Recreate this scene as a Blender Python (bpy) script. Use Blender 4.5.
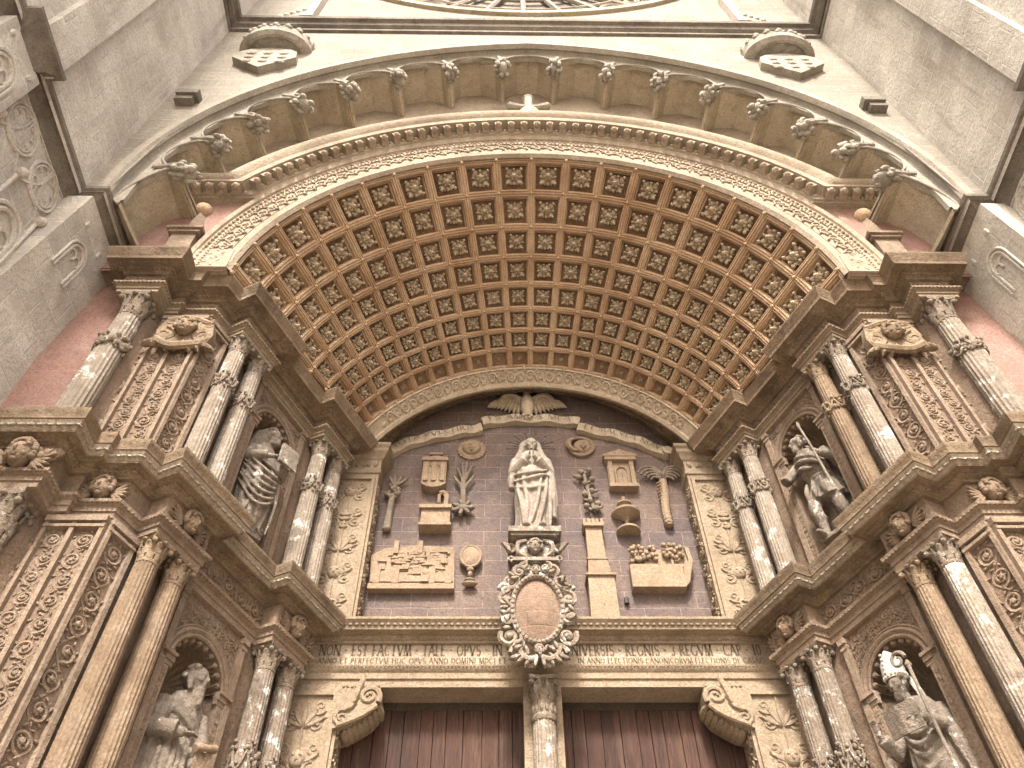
import bpy, bmesh, math, random
from math import sin, cos, pi, sqrt, atan2, radians as R, hypot, floor
from mathutils import Vector, Matrix
random.seed(7)
for o in list(bpy.data.objects): bpy.data.objects.remove(o)
S = bpy.context.scene
COL = S.collection

# ---------------------------------------------------------------- camera, light, exposure
CAM_F, CAM_P, CAM_Y, CAM_R = 824.49, 0.904620, -0.0259594, -0.0155597
def cam_axes():
    cp, sp = cos(CAM_P), sin(CAM_P)
    r = Vector((1, 0, 0)); f = Vector((0, cp, sp)); u = Vector((0, -sp, cp))
    c, s = cos(CAM_R), sin(CAM_R)
    r, u = c*r + s*u, -s*r + c*u
    M = Matrix.Rotation(CAM_Y, 3, 'Z')
    return M @ r, M @ u, M @ f
cr, cu, cf = cam_axes()
cam = bpy.data.cameras.new('camera'); co = bpy.data.objects.new('camera', cam); COL.objects.link(co)
cam.sensor_width = 36; cam.lens = 36*CAM_F/1024; cam.clip_start = .05; cam.clip_end = 3000
co.matrix_world = Matrix(((cr.x, cu.x, -cf.x, -.4736), (cr.y, cu.y, -cf.y, 0), (cr.z, cu.z, -cf.z, 1.6), (0, 0, 0, 1)))
S.camera = co
SUN_EL, SUN_AZ = R(50), R(186)          # azimuth clockwise from +Y
w = bpy.data.worlds.new('World'); S.world = w; w.use_nodes = True
nt = w.node_tree; nt.nodes.clear()
sky = nt.nodes.new('ShaderNodeTexSky'); sky.sky_type = 'NISHITA'; sky.sun_disc = False
sky.sun_elevation = SUN_EL; sky.sun_rotation = SUN_AZ; sky.air_density = 1.0; sky.dust_density = 7.0; sky.ozone_density = .3
bg = nt.nodes.new('ShaderNodeBackground'); bg.inputs[1].default_value = .11
wo = nt.nodes.new('ShaderNodeOutputWorld')
nt.links.new(sky.outputs[0], bg.inputs[0]); nt.links.new(bg.outputs[0], wo.inputs[0])
sl = bpy.data.lights.new('sun', 'SUN'); sl.energy = 2.2; sl.angle = R(9); sl.color = (1, .955, .88)
so = bpy.data.objects.new('sun', sl); COL.objects.link(so)
sd = Vector((sin(SUN_AZ)*cos(SUN_EL), cos(SUN_AZ)*cos(SUN_EL), sin(SUN_EL)))
so.rotation_euler = (-sd).to_track_quat('-Z', 'Y').to_euler(); so.location = (0, -20, 40)
S.view_settings.view_transform = 'Standard'; S.view_settings.look = 'None'
S.view_settings.exposure = 2.15; S.view_settings.gamma = 1; S.view_settings.use_curve_mapping = False
S.render.engine = 'CYCLES'
S.cycles.max_bounces = 6; S.cycles.diffuse_bounces = 5

# ---------------------------------------------------------------- materials
ALB = .53
def stone(name, base, dark, light, scale=1.0, dk=.5, lt=.35, bump=.35, streak=.35, brick=None, rough=.9, patch=None, patch_amt=.5, patch_scale=5, grain=1.0, stretch=None):
    if not name.startswith(('pale_wall', 'buttress')):
        ks = ALB if name != 'paving_stone' else 1
        base, dark, light = (tuple(x*ks for x in q) for q in (base, tuple(y*.85 for y in dark), light))
        if patch: patch = tuple(x*.85 for x in patch)
    m = bpy.data.materials.new(name); m.use_nodes = True
    t = m.node_tree; n = t.nodes; n.clear(); L = t.links.new
    out = n.new('ShaderNodeOutputMaterial'); b = n.new('ShaderNodeBsdfPrincipled')
    b.inputs['Roughness'].default_value = rough; b.inputs['Specular IOR Level'].default_value = .25
    L(b.outputs[0], out.inputs[0])
    geo = n.new('ShaderNodeNewGeometry'); pos = geo.outputs['Position']
    if stretch:
        ms = n.new('ShaderNodeMapping'); ms.inputs['Scale'].default_value = stretch; L(pos, ms.inputs[0]); pos = ms.outputs[0]
    def noise(sc, det=5, vec=None, rgh=.6):
        k = n.new('ShaderNodeTexNoise'); k.inputs['Scale'].default_value = sc; k.inputs['Detail'].default_value = det
        k.inputs['Roughness'].default_value = rgh; L(vec if vec else pos, k.inputs['Vector']); return k.outputs['Fac']
    def rng(v, a, c, lo=0., hi=1.):
        k = n.new('ShaderNodeMapRange'); k.inputs[1].default_value = a; k.inputs[2].default_value = c
        k.inputs[3].default_value = lo; k.inputs[4].default_value = hi; k.interpolation_type = 'SMOOTHSTEP'; L(v, k.inputs[0]); return k.outputs[0]
    def mix(f, a, c, mode='MIX'):
        k = n.new('ShaderNodeMix'); k.data_type = 'RGBA'; k.blend_type = mode; k.clamp_factor = True
        if isinstance(f, float): k.inputs[0].default_value = f
        else: L(f, k.inputs[0])
        for i, x in ((6, a), (7, c)):
            if isinstance(x, tuple): k.inputs[i].default_value = (*x, 1)
            else: L(x, k.inputs[i])
        return k.outputs[2]
    c = mix(rng(noise(1.1*scale), .42, .68, 0, dk), base, dark)
    c = mix(rng(noise(3.3*scale, 6), .48, .72, 0, lt), c, light)
    mp = n.new('ShaderNodeMapping'); mp.inputs['Scale'].default_value = (7*scale, 7*scale, .8*scale); L(pos, mp.inputs[0])
    c = mix(rng(noise(1., 4, mp.outputs[0]), .52, .75, 0, streak), c, dark)
    if patch:
        c = mix(rng(noise(patch_scale, 7, None, .72), .60 - .14*patch_amt, .66 - .10*patch_amt, 0, .92), c, patch)
        c = mix(rng(noise(patch_scale*1.7, 7, mp.outputs[0] if False else None, .75), .60, .66, 0, .6), c, tuple(x*.35 for x in dark))
    h = None
    if brick:
        ax, bw, bh, mc, amt = brick
        sp = n.new('ShaderNodeSeparateXYZ'); L(pos, sp.inputs[0]); cb = n.new('ShaderNodeCombineXYZ')
        L(sp.outputs['XYZ'.index(ax)], cb.inputs[0]); L(sp.outputs[2], cb.inputs[1])
        wob = n.new('ShaderNodeMix'); wob.data_type = 'VECTOR'; wob.inputs[0].default_value = .02
        nn = n.new('ShaderNodeTexNoise'); nn.inputs['Scale'].default_value = 3; L(cb.outputs[0], nn.inputs['Vector'])
        L(cb.outputs[0], wob.inputs[4]); L(nn.outputs['Color'], wob.inputs[5])
        br = n.new('ShaderNodeTexBrick'); br.inputs['Scale'].default_value = 1; br.inputs['Brick Width'].default_value = bw
        br.inputs['Row Height'].default_value = bh; br.inputs['Mortar Size'].default_value = .009; br.inputs['Mortar Smooth'].default_value = .5
        br.inputs['Color1'].default_value = (.80, .80, .80, 1); br.inputs['Color2'].default_value = (1.0, 1.0, .99, 1); br.inputs['Mortar'].default_value = (1, 1, 1, 1)
        br.offset_frequency = 2
        L(wob.outputs[1], br.inputs['Vector'])
        c = mix(amt, c, br.outputs['Color'], 'MULTIPLY')
        c = mix(rng(br.outputs['Fac'], .1, .9, 0, .55), c, mc)
        h = br.outputs['Fac']
    # mottling and fine speckle
    c = mix(rng(noise(9*grain, 7, None, .7), .50, .68, 0, .62), c, tuple(.5*x+.5*y for x, y in zip(dark, base)))
    c = mix(rng(noise(13*grain, 7, None, .75), .56, .70, 0, .45), c, light)
    c = mix(rng(noise(42*grain, 5), .42, .70, 0, .62), c, tuple(x*.45 for x in base))
    L(c, b.inputs['Base Color'])
    ma = n.new('ShaderNodeMath'); ma.operation = 'ADD'
    L(noise(17*grain, 6), ma.inputs[0])
    m2 = n.new('ShaderNodeMath'); m2.operation = 'MULTIPLY'; m2.inputs[1].default_value = .5; L(noise(70*grain, 3), m2.inputs[0]); L(m2.outputs[0], ma.inputs[1])
    hv = ma.outputs[0]
    if h:
        m3 = n.new('ShaderNodeMath'); m3.operation = 'MULTIPLY_ADD'; m3.inputs[1].default_value = -.7; L(h, m3.inputs[0]); L(hv, m3.inputs[2]); hv = m3.outputs[0]
    bp = n.new('ShaderNodeBump'); bp.inputs['Strength'].default_value = min(1, bump*1.7); bp.inputs['Distance'].default_value = .03
    L(hv, bp.inputs['Height']); L(bp.outputs[0], b.inputs['Normal'])
    return m
M = {}
M['wall'] = stone('pale_wall_stone', (.27, .242, .20), (.16, .135, .105), (.34, .315, .27), .7, .45, .5, .3, .4, ('X', .62, .33, (.40, .37, .31), .7))
M['butt'] = stone('buttress_stone', (.585, .545, .475), (.30, .26, .21), (.70, .67, .61), .7, .65, .5, .45, .75, ('Y', .62, .33, (.70, .67, .61), .8))
M['buttplain'] = stone('buttress_carving_stone', (.53, .49, .425), (.23, .195, .155), (.66, .625, .565), 1, .5, .4, .4, .4)
M['string'] = stone('weathered_string_stone', (.36, .315, .255), (.15, .125, .10), (.50, .455, .385), 1.3, .7, .3, .4, .6)
M['flute'] = stone('warm_arch_stone', (.74, .63, .46), (.42, .32, .20), (.86, .77, .61), .9, .5, .4, .3, .6)
M['lip'] = stone('arch_moulding_stone', (.60, .54, .44), (.30, .25, .19), (.74, .69, .61), 1.2, .5, .4, .3, .4)
M['boss'] = stone('boss_stone', (.66, .60, .50), (.26, .215, .17), (.80, .75, .67), 3, .6, .5, .5, .3)
M['archi'] = stone('archivolt_stone', (.60, .49, .36), (.31, .225, .145), (.76, .67, .55), 1.3, .5, .4, .35, .3)
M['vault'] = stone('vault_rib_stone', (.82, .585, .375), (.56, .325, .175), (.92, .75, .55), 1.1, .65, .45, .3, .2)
M['rosette'] = stone('rosette_stone', (.74, .60, .42), (.44, .33, .21), (.86, .75, .58), 3, .4, .5, .3, .2)
M['scroll'] = stone('scroll_band_stone', (.76, .63, .46), (.50, .38, .25), (.86, .76, .61), 2, .4, .4, .3, .2)
M['portal'] = stone('portal_stone', (.385, .275, .185), (.165, .11, .072), (.55, .44, .34), 1.2, .55, .45, .4, .45)
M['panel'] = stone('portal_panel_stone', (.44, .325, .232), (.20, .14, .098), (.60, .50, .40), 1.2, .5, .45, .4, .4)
M['cornice'] = stone('cornice_stone', (.355, .255, .165), (.125, .083, .055), (.56, .45, .33), 1.5, .65, .45, .4, .5)
M['panelshade'] = stone('panel_ground_shade', (.35, .245, .17), (.155, .10, .068), (.50, .40, .31), 1.2, .55, .45, .4, .4)  # portal stone darkened: shade between the carvings is put into the colour
M['coffershade'] = stone('coffer_ground_shade', (.50, .33, .20), (.30, .17, .09), (.62, .46, .31), 2, .5, .4, .3, .2)  # same stone as the ribs, tinted darker to paint shade inside the coffers
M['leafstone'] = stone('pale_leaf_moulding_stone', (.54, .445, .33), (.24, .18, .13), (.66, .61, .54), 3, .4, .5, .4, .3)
M['jamb'] = stone('golden_jamb_stone', (.465, .36, .25), (.265, .19, .125), (.61, .51, .39), 1.3, .45, .45, .4, .3)
M['colbrown'] = stone('brown_column_stone', (.385, .275, .18), (.19, .12, .075), (.53, .42, .315), 1.6, .6, .5, .4, .6)
M['colpale'] = stone('bleached_column_stone', (.45, .375, .295), (.24, .175, .125), (.60, .55, .48), 1.8, .5, .6, .4, .5, patch=(.68, .64, .57), patch_amt=.34, patch_scale=4)
M['collichen'] = stone('lichen_column_stone', (.38, .30, .23), (.16, .12, .09), (.55, .50, .44), 2, .6, .5, .5, .5, patch=(.64, .64, .60), patch_amt=.35, patch_scale=7)
M['capital'] = stone('capital_stone', (.41, .30, .195), (.175, .115, .07), (.56, .465, .35), 3, .5, .5, .4, .2)
M['capitalpale'] = stone('weathered_capital_stone', (.38, .30, .22), (.15, .11, .08), (.52, .46, .39), 3, .5, .5, .5, .2, patch=(.66, .65, .62), patch_amt=.25, patch_scale=9)
M['pink'] = stone('pink_plaster', (.52, .315, .255), (.40, .235, .195), (.68, .50, .44), .8, .5, .45, .2, .35, ('X', 1.1, .55, (.30, .185, .155), .12))
M['tymp'] = stone('purple_brown_ashlar', (.265, .195, .165), (.155, .13, .15), (.37, .29, .245), 1.1, .7, .5, .35, .35, ('X', .42, .235, (.26, .20, .18), .45))
M['emblem'] = stone('golden_relief_stone', (.47, .345, .235), (.29, .20, .135), (.60, .50, .385), 2, .4, .4, .3, .2)
M['emblemgrey'] = stone('grey_relief_stone', (.36, .29, .22), (.2, .15, .11), (.50, .43, .35), 3, .5, .5, .4, .2)
M['statue'] = stone('statue_stone', (.38, .315, .25), (.16, .12, .09), (.54, .49, .42), 2.5, .6, .5, .5, .5, patch=(.62, .60, .56), patch_amt=.12, patch_scale=6)
M['virgin'] = stone('white_statue_marble', (.47, .40, .325), (.22, .155, .11), (.70, .66, .60), 3, .45, .6, .3, .3)
M['white'] = stone('bleached_carving_stone', (.60, .57, .52), (.25, .2, .16), (.72, .70, .67), 4, .4, .5, .4, .2)
M['cart'] = stone('weathered_cartouche_stone', (.42, .34, .26), (.14, .10, .075), (.60, .55, .49), 4, .55, .6, .4, .2, patch=(.68, .66, .62), patch_amt=.3, patch_scale=8)
M['oval'] = stone('oval_panel_stone', (.36, .25, .18), (.2, .13, .09), (.48, .37, .29), 2, .5, .4, .3, .4, ('X', .30, .17, (.2, .14, .1), .3))
M['mitre'] = stone('pale_mitre_stone', (.80, .76, .69), (.55, .50, .44), (.92, .90, .86), 4, .3, .5, .2, .2)
M['iron'] = stone('dark_iron', (.10, .085, .075), (.05, .04, .035), (.25, .23, .2), 6, .5, .3, .2, .2, rough=.6)
M['letter'] = stone('dark_letter_paint', (.20, .15, .105), (.14, .10, .07), (.28, .215, .16), 4, .4, .4, .2, .2)
M['ink'] = stone('faded_letter_paint', (.34, .27, .2), (.25, .19, .14), (.42, .35, .27), 4, .4, .4, .2, .2)
M['dark'] = stone('dark_lintel_and_hole_shade', (.10, .075, .055), (.05, .04, .03), (.15, .11, .085), 2, .5, .3, .3, .3)  # lintel rebate, and the painted shade of the triangular openings
M['ground'] = stone('paving_stone', (.40, .345, .285), (.33, .28, .23), (.46, .41, .345), .6, .4, .4, .2, 0.)
M['glass'] = stone('dull_leaded_glass', (.10, .11, .12), (.05, .05, .06), (.18, .18, .18), 2, .5, .3, .1, .1, rough=.4)
def wood():
    m = stone('dark_red_wood', (.115, .056, .04), (.03, .018, .015), (.24, .135, .095), 1.4, .7, .5, .5, .6, rough=.7, stretch=(1.6, 1.6, .12))
    return m
M['wood'] = wood()

# ---------------------------------------------------------------- mesh helpers
ORG = {}
class MB:
    def __init__(s): s.v = []; s.f = []
    def add(s, vs, fs):
        b = len(s.v); s.v.extend(vs); s.f.extend([tuple(i+b for i in f) for f in fs])
    def build(s, name, mat, parent=None, org=None, mirror=False, smooth=True, angle=38):
        o_ = Vector(org) if org is not None else (ORG.get(parent.name, Vector((0, 0, 0))) if parent else Vector((0, 0, 0)))
        sx = -1 if mirror else 1
        me = bpy.data.meshes.new(name)
        me.from_pydata([(sx*v[0]-o_.x, v[1]-o_.y, v[2]-o_.z) for v in s.v], [], [f[::-1] for f in s.f] if mirror else s.f)
        if mat: me.materials.append(M[mat])
        if smooth:
            me.polygons.foreach_set('use_smooth', [True]*len(me.polygons))
            if angle: me.set_sharp_from_angle(angle=R(angle))
        o = bpy.data.objects.new(name, me); COL.objects.link(o)
        if parent: o.parent = parent; ORG[o.name] = o_
        else: o.location = o_; ORG[o.name] = o_
        return o
def tag(o, label, cat, group=None):
    o['label'] = label; o['category'] = cat; o['kind'] = 'thing'
    if group: o['group'] = group
    return o
def thing(name, label, cat, loc, group=None, rotz=0):
    o = bpy.data.objects.new(name, None); COL.objects.link(o); o.location = loc; o.rotation_euler = (0, 0, rotz)
    o.empty_display_size = .1
    ORG[o.name] = Vector(loc) if rotz == 0 else Vector((0, 0, 0))
    return tag(o, label, cat, group)
ID = lambda u, v, w_: (u, v, w_)
def quad_grid(mb, rows, close_u=False, close_v=False):
    n = len(rows[0]); vs = [p for r in rows for p in r]; fs = []
    m = len(rows)
    for j in range(m if close_v else m-1):
        for i in range(n if close_u else n-1):
            a = j*n+i; b = j*n+(i+1) % n; c = ((j+1) % m)*n+(i+1) % n; d = ((j+1) % m)*n+i
            fs.append((a, b, c, d))
    mb.add(vs, fs)
def box(mb, x0, x1, y0, y1, z0, z1, P=ID):
    vs = [P(x, y, z) for z in (z0, z1) for y in (y0, y1) for x in (x0, x1)]
    mb.add(vs, [(0, 2, 3, 1), (4, 5, 7, 6), (0, 1, 5, 4), (2, 6, 7, 3), (0, 4, 6, 2), (1, 3, 7, 5)])
def ell(mb, c, r, n=7, m=5, P=ID, rot=None):
    vs = []; fs = []
    def T(x, y, z):
        q = Vector((x*r[0], y*r[1], z*r[2]))
        if rot is not None: q = rot @ q
        return P(c[0]+q.x, c[1]+q.y, c[2]+q.z)
    vs.append(T(0, 0, -1))
    for j in range(1, m):
        a = -pi/2+pi*j/m
        for i in range(n): vs.append(T(cos(a)*cos(2*pi*i/n), cos(a)*sin(2*pi*i/n), sin(a)))
    vs.append(T(0, 0, 1)); t = len(vs)-1
    for i in range(n): fs.append((0, 1+(i+1) % n, 1+i))
    for j in range(m-2):
        for i in range(n):
            a = 1+j*n+i; b = 1+j*n+(i+1) % n; fs.append((a, b, b+n, a+n))
    for i in range(n): fs.append((t, 1+(m-2)*n+i, 1+(m-2)*n+(i+1) % n))
    mb.add(vs, fs)
def tube(mb, pts, rad, n=6, P=ID, flat=1.0, up=None, cap=True):
    pts = [Vector(p) for p in pts]; k = len(pts)
    if not hasattr(rad, '__len__'): rad = [rad]*k
    rows = []
    nrm = None
    for i in range(k):
        t = (pts[min(i+1, k-1)]-pts[max(i-1, 0)])
        if t.length < 1e-9: t = Vector((0, 0, 1))
        t.normalize()
        if up is not None:
            b = Vector(up); a = t.cross(b)
            if a.length < 1e-6: a = t.orthogonal()
            a.normalize(); b = a.cross(t)
        else:
            if nrm is None: nrm = t.orthogonal().normalized()
            nrm = (nrm - t*nrm.dot(t))
            nrm = nrm.normalized() if nrm.length > 1e-6 else t.orthogonal().normalized()
            a = nrm; b = t.cross(a)
        rows.append([P(*(pts[i]+a*(cos(2*pi*j/n)*rad[i])+b*(sin(2*pi*j/n)*rad[i]*flat))) for j in range(n)])
    b0 = len(mb.v); quad_grid(mb, rows, close_u=True)
    if cap:
        mb.f.append(tuple(b0+j for j in range(n))[::-1]); mb.f.append(tuple(b0+(k-1)*n+j for j in range(n)))
def lathe(mb, prof, n=24, c=(0, 0), fl=None, P=ID, a0=0, a1=2*pi):
    full = abs(a1-a0-2*pi) < 1e-6
    rows = []
    for r, z in prof:
        row = []
        for i in range(n if full else n+1):
            a = a0+(a1-a0)*i/n; k = fl(a, z) if fl else 1
            row.append(P(c[0]+r*k*cos(a), c[1]+r*k*sin(a), z))
        rows.append(row)
    quad_grid(mb, rows, close_u=full)
def extrude(mb, poly, y0, y1, P=ID):
    """poly in (x,z) counter-clockwise seen from -y; slab from y0 (front) to y1"""
    n = len(poly)
    vs = [P(x, y0, z) for x, z in poly]+[P(x, y1, z) for x, z in poly]
    fs = [tuple(range(n)), tuple(range(2*n-1, n-1, -1))]
    for i in range(n):
        j = (i+1) % n; fs.append((i, i+n, j+n, j))
    mb.add(vs, fs)
def sweep(mb, path, prof, ends=True):
    """sweep a profile [(out,z)] along plan polyline; out is to the right of travel; bottom to top"""
    n = len(path); nr = []
    for i in range(n-1):
        dx, dy = path[i+1][0]-path[i][0], path[i+1][1]-path[i][1]; l = hypot(dx, dy); nr.append((dy/l, -dx/l))
    rows = []
    mit = []
    for i in range(n):
        a = nr[max(i-1, 0)]; b = nr[min(i, n-2)]; d = 1+a[0]*b[0]+a[1]*b[1]
        d = max(d, .25); mit.append(((a[0]+b[0])/d, (a[1]+b[1])/d))
    for o, z in prof: rows.append([(path[i][0]+mit[i][0]*o, path[i][1]+mit[i][1]*o, z) for i in range(n)])
    quad_grid(mb, rows)
def along(path, out, spacing):
    """points (x,y,dirx,diry) at equal spacing along an offset polyline"""
    n = len(path); nr = []
    for i in range(n-1):
        dx, dy = path[i+1][0]-path[i][0], path[i+1][1]-path[i][1]; l = hypot(dx, dy); nr.append((dy/l, -dx/l))
    pts = []
    for i in range(n):
        a = nr[max(i-1, 0)]; b = nr[min(i, n-2)]; d = max(1+a[0]*b[0]+a[1]*b[1], .25)
        pts.append((path[i][0]+(a[0]+b[0])/d*out, path[i][1]+(a[1]+b[1])/d*out))
    res = []
    for i in range(n-1):
        dx, dy = pts[i+1][0]-pts[i][0], pts[i+1][1]-pts[i][1]; l = hypot(dx, dy)
        if l < spacing*.5: continue
        k = max(1, int(round(l/spacing)))
        for j in range(k):
            t = (j+.5)/k; res.append((pts[i][0]+dx*t, pts[i][1]+dy*t, dx/l, dy/l))
    return res
def smooth_curve(pts, sub=4):
    P_ = [Vector(p) for p in pts]; out = []
    for i in range(len(P_)-1):
        p0 = P_[max(i-1, 0)]; p1 = P_[i]; p2 = P_[i+1]; p3 = P_[min(i+2, len(P_)-1)]
        for k in range(sub):
            t = k/sub
            out.append(.5*((2*p1)+(p2-p0)*t+(2*p0-5*p1+4*p2-p3)*t*t+(3*p1-p0-3*p2+p3)*t**3))
    out.append(P_[-1]); return out

# ---- carved ornament, in panel coordinates (u across, v up, o outward)
def spiral(mb, P, cu_, cv, r0, r1, a0, turns, th, n=22, o=.0, hand=1, depth=.6):
    pts = []; rd = []
    for i in range(n+1):
        t = i/n; a = a0+hand*turns*2*pi*t; r = r0+(r1-r0)*t**.8
        pts.append((cu_+r*cos(a), cv+r*sin(a), o)); rd.append(th*(1-.45*t))
    tube(mb, pts, rd, 5, P, flat=depth, up=(0, 0, 1))
    return pts
def leaf(mb, P, u, v, a, l, w_, o=.0, h=.5):
    rot = Matrix.Rotation(a, 3, 'Z')
    q = rot @ Vector((l*.5, 0, 0))
    ell(mb, (u+q.x, v+q.y, o), (l*.55, w_*.5, w_*h), 6, 4, P, rot)
def rinceau(mb, P, w_, h, th=None, rnd=None):
    """upright running scroll in panel 0..w, 0..h"""
    rnd = rnd or random
    cell = w_*.98; n = max(1, int(round(h/cell))); cell = h/n; th = th or min(.022, w_*.072)
    stem = []
    for i in range(n):
        s = 1 if i % 2 else -1
        cv = cell*(i+.5); cu_ = w_*.5+s*w_*.05; r = min(w_, cell)*.40
        a0 = -pi/2 - s*.3
        r *= rnd.uniform(.86, 1.04); spiral(mb, P, cu_+rnd.uniform(-.03, .03)*w_, cv, r, r*.22, a0+rnd.uniform(-.3, .3), rnd.uniform(1.2, 1.7), th, 20, th*.4, s, .95)
        ell(mb, (cu_, cv, th*.7), (r*.30, r*.30, th*1.3), 7, 4, P)
        for k in range(5): 
            a = k*2*pi/5+i; leaf(mb, P, cu_+cos(a)*r*.2, cv+sin(a)*r*.2, a, r*.33, r*.2, th*.5, .5)
        for k in range(7):
            a = a0+s*k*.75; leaf(mb, P, cu_+cos(a)*r*1.02, cv+sin(a)*r*1.02, a+s*.9+rnd.uniform(-.4, .4), r*rnd.uniform(.35, .6), r*.24, th*.4, .7)
        stem += [(cu_-s*r*1.05, cv, 0), (w_*.5, cv+cell*.5, 0)]
    if n > 1: tube(mb, smooth_curve([(w_*.5, 0, 0)]+stem, 4), th*.8, 5, P, flat=.6, up=(0, 0, 1))
def candelabra(mb, P, w_, h, rnd=None):
    rnd = rnd or random
    cell = w_*.9; n = max(1, int(round(h/cell))); cell = h/n; th = min(.02, w_*.055); c = w_*.5
    for i in range(n):
        v = cell*i; k = i % 3
        if k == 0:      # urn
            for q, rr in ((.12, .12), (.24, .07), (.42, .2), (.58, .17), (.66, .08)): ell(mb, (c, v+cell*q, .0), (w_*rr, cell*.08, w_*.07), 8, 4, P)
        elif k == 1:    # mask
            ell(mb, (c, v+cell*.5, .0), (w_*.17, cell*.22, w_*.1), 8, 6, P); ell(mb, (c, v+cell*.48, w_*.08), (w_*.035, cell*.07, w_*.05), 6, 4, P)
            for s in (-1, 1): ell(mb, (c+s*w_*.07, v+cell*.56, w_*.08), (w_*.04, cell*.03, w_*.03), 6, 4, P); leaf(mb, P, c+s*w_*.14, v+cell*.4, (pi/2+s*-.9), cell*.4, w_*.12, .0)
        else:
            for a in (-1.1, -.55, 0, .55, 1.1): leaf(mb, P, c, v+cell*.2, pi/2+a, cell*.55, w_*.12, .005)
        for s in (-1, 1):
            spiral(mb, P, c+s*w_*.28, v+cell*.28, w_*.17, w_*.04, pi/2-s*.2, 1.3, th, 16, .004, s)
            spiral(mb, P, c+s*w_*.30, v+cell*.74, w_*.13, w_*.03, -pi/2+s*.2, 1.2, th*.9, 14, .004, -s)
            leaf(mb, P, c+s*w_*.2, v+cell*.5, pi/2-s*1.2, w_*.26, w_*.1, .004)
            ell(mb, (c+s*w_*.3, v+cell*.28, .004), (w_*.05, w_*.05, w_*.05), 6, 4, P)
    tube(mb, [(c, 0, 0), (c, h, 0)], th*.8, 5, P, up=(0, 0, 1))
def frieze_scroll(mb, P, w_, h):
    """horizontal running scroll in 0..w (u), 0..h (v)"""
    Q = lambda u, v, o: P(v, u, o)
    rinceau(mb, lambda u, v, o: P(v, h-u, o), h, w_)
def foliage_mass(mb, P, inside, u0, u1, v0, v1, r, n, seed=1):
    rnd = random.Random(seed); pts = []
    for _ in range(n*40):
        u = rnd.uniform(u0, u1); v = rnd.uniform(v0, v1)
        if not inside(u, v): continue
        if any(hypot(u-a, v-b) < r*1.4 for a, b in pts): continue
        pts.append((u, v))
        if len(pts) >= n: break
    for i, (u, v) in enumerate(pts):
        rr = r*rnd.uniform(.75, 1.0); hd = rnd.choice((-1, 1))
        spiral(mb, P, u, v, rr, rr*.2, rnd.uniform(0, 6), 1.4, r*.2, 16, .008, hd, 1.0)
        ell(mb, (u, v, .008), (rr*.28, rr*.28, r*.25), 6, 4, P)
        for k in range(4):
            a = rnd.uniform(0, 6.28); leaf(mb, P, u+cos(a)*rr, v+sin(a)*rr, a+hd*.8, rr*.6, rr*.32, .004)
def face(mb, P, u, v, s, o=0., hair=True, wings=False, seed=0):
    """carved head, s = half height of the face"""
    rnd = random.Random(seed)
    ell(mb, (u, v, o+s*.35), (s*.74, s, s*.8), 14, 10, P)
    ell(mb, (u, v-s*.08, o+s*1.1), (s*.13, s*.26, s*.22), 7, 6, P)           # nose
    for k in (-1, 1):
        ell(mb, (u+k*s*.3, v+s*.22, o+s*.98), (s*.22, s*.07, s*.13), 8, 4, P)  # brow
        ell(mb, (u+k*s*.29, v+s*.08, o+s*.95), (s*.13, s*.07, s*.1), 8, 4, P)  # eye
        ell(mb, (u+k*s*.38, v-s*.3, o+s*.8), (s*.22, s*.24, s*.2), 8, 5, P)    # cheek
    ell(mb, (u, v-s*.46, o+s*.98), (s*.24, s*.06, s*.12), 8, 4, P); ell(mb, (u, v-s*.56, o+s*.96), (s*.18, s*.06, s*.12), 8, 4, P)
    ell(mb, (u, v-s*.8, o+s*.75), (s*.25, s*.2, s*.25), 8, 5, P)
    if hair:
        for k in range(15):
            a = pi*(-.12+1.24*k/14); 
            ell(mb, (u+cos(a)*s*.82, v+s*.15+sin(a)*s*.95, o+s*.45+rnd.uniform(-.1, .15)*s), (s*.25, s*.25, s*.3), 7, 5, P)
        for k in range(8):
            a = pi*(.1+.8*k/7); ell(mb, (u+cos(a)*s*.5, v+s*.3+sin(a)*s*.6, o+s*.85), (s*.2, s*.17, s*.2), 7, 4, P)
    if wings:
        for k in (-1, 1):
            for j in range(6):
                a = (pi/2 - k*(pi/2)) + k*(.75-.32*j)
                leaf(mb, P, u+k*s*.7, v-s*.35, a, s*(1.65-.1*j), s*.34, o+s*.15, .6)

# ---- plan of the splayed portal side (left half; the right half is its mirror)
P6 = (-3.32, 5.14); DD = (.418, .908); NN = (.908, -.418)
def SP(s, off, z): return (P6[0]+DD[0]*s+NN[0]*off, P6[1]+DD[1]*s+NN[1]*off, z)
def SPxy(s, off): return SP(s, off, 0)[:2]
SPLAY_ANG = atan2(.908, .418)
FPATH = [(-4.86, 5.29), (-4.75, 5.29), (-4.75, 4.93), (-4.29, 4.93), (-4.29, 5.22), (-4.14, 5.22), (-4.14, 5.30), (-3.775, 5.30),
         SPxy(.25, -.48), SPxy(.25, -.25), SPxy(.84, -.25), SPxy(.84, -.45), SPxy(2.0, -.45), SPxy(2.0, -.25), SPxy(2.58, -.25), SPxy(2.58, -.62)]
SIDES = (('left', False), ('right', True))
def mx(p, mirror): return (-p[0], p[1], p[2]) if mirror else tuple(p)

# ================================================================ ground
g = MB(); g.add([(-900, -900, 0), (900, -900, 0), (900, 900, 0), (-900, 900, 0)], [(0, 1, 2, 3)])
go = g.build('ground', 'ground', smooth=False); go['kind'] = 'structure'

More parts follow.
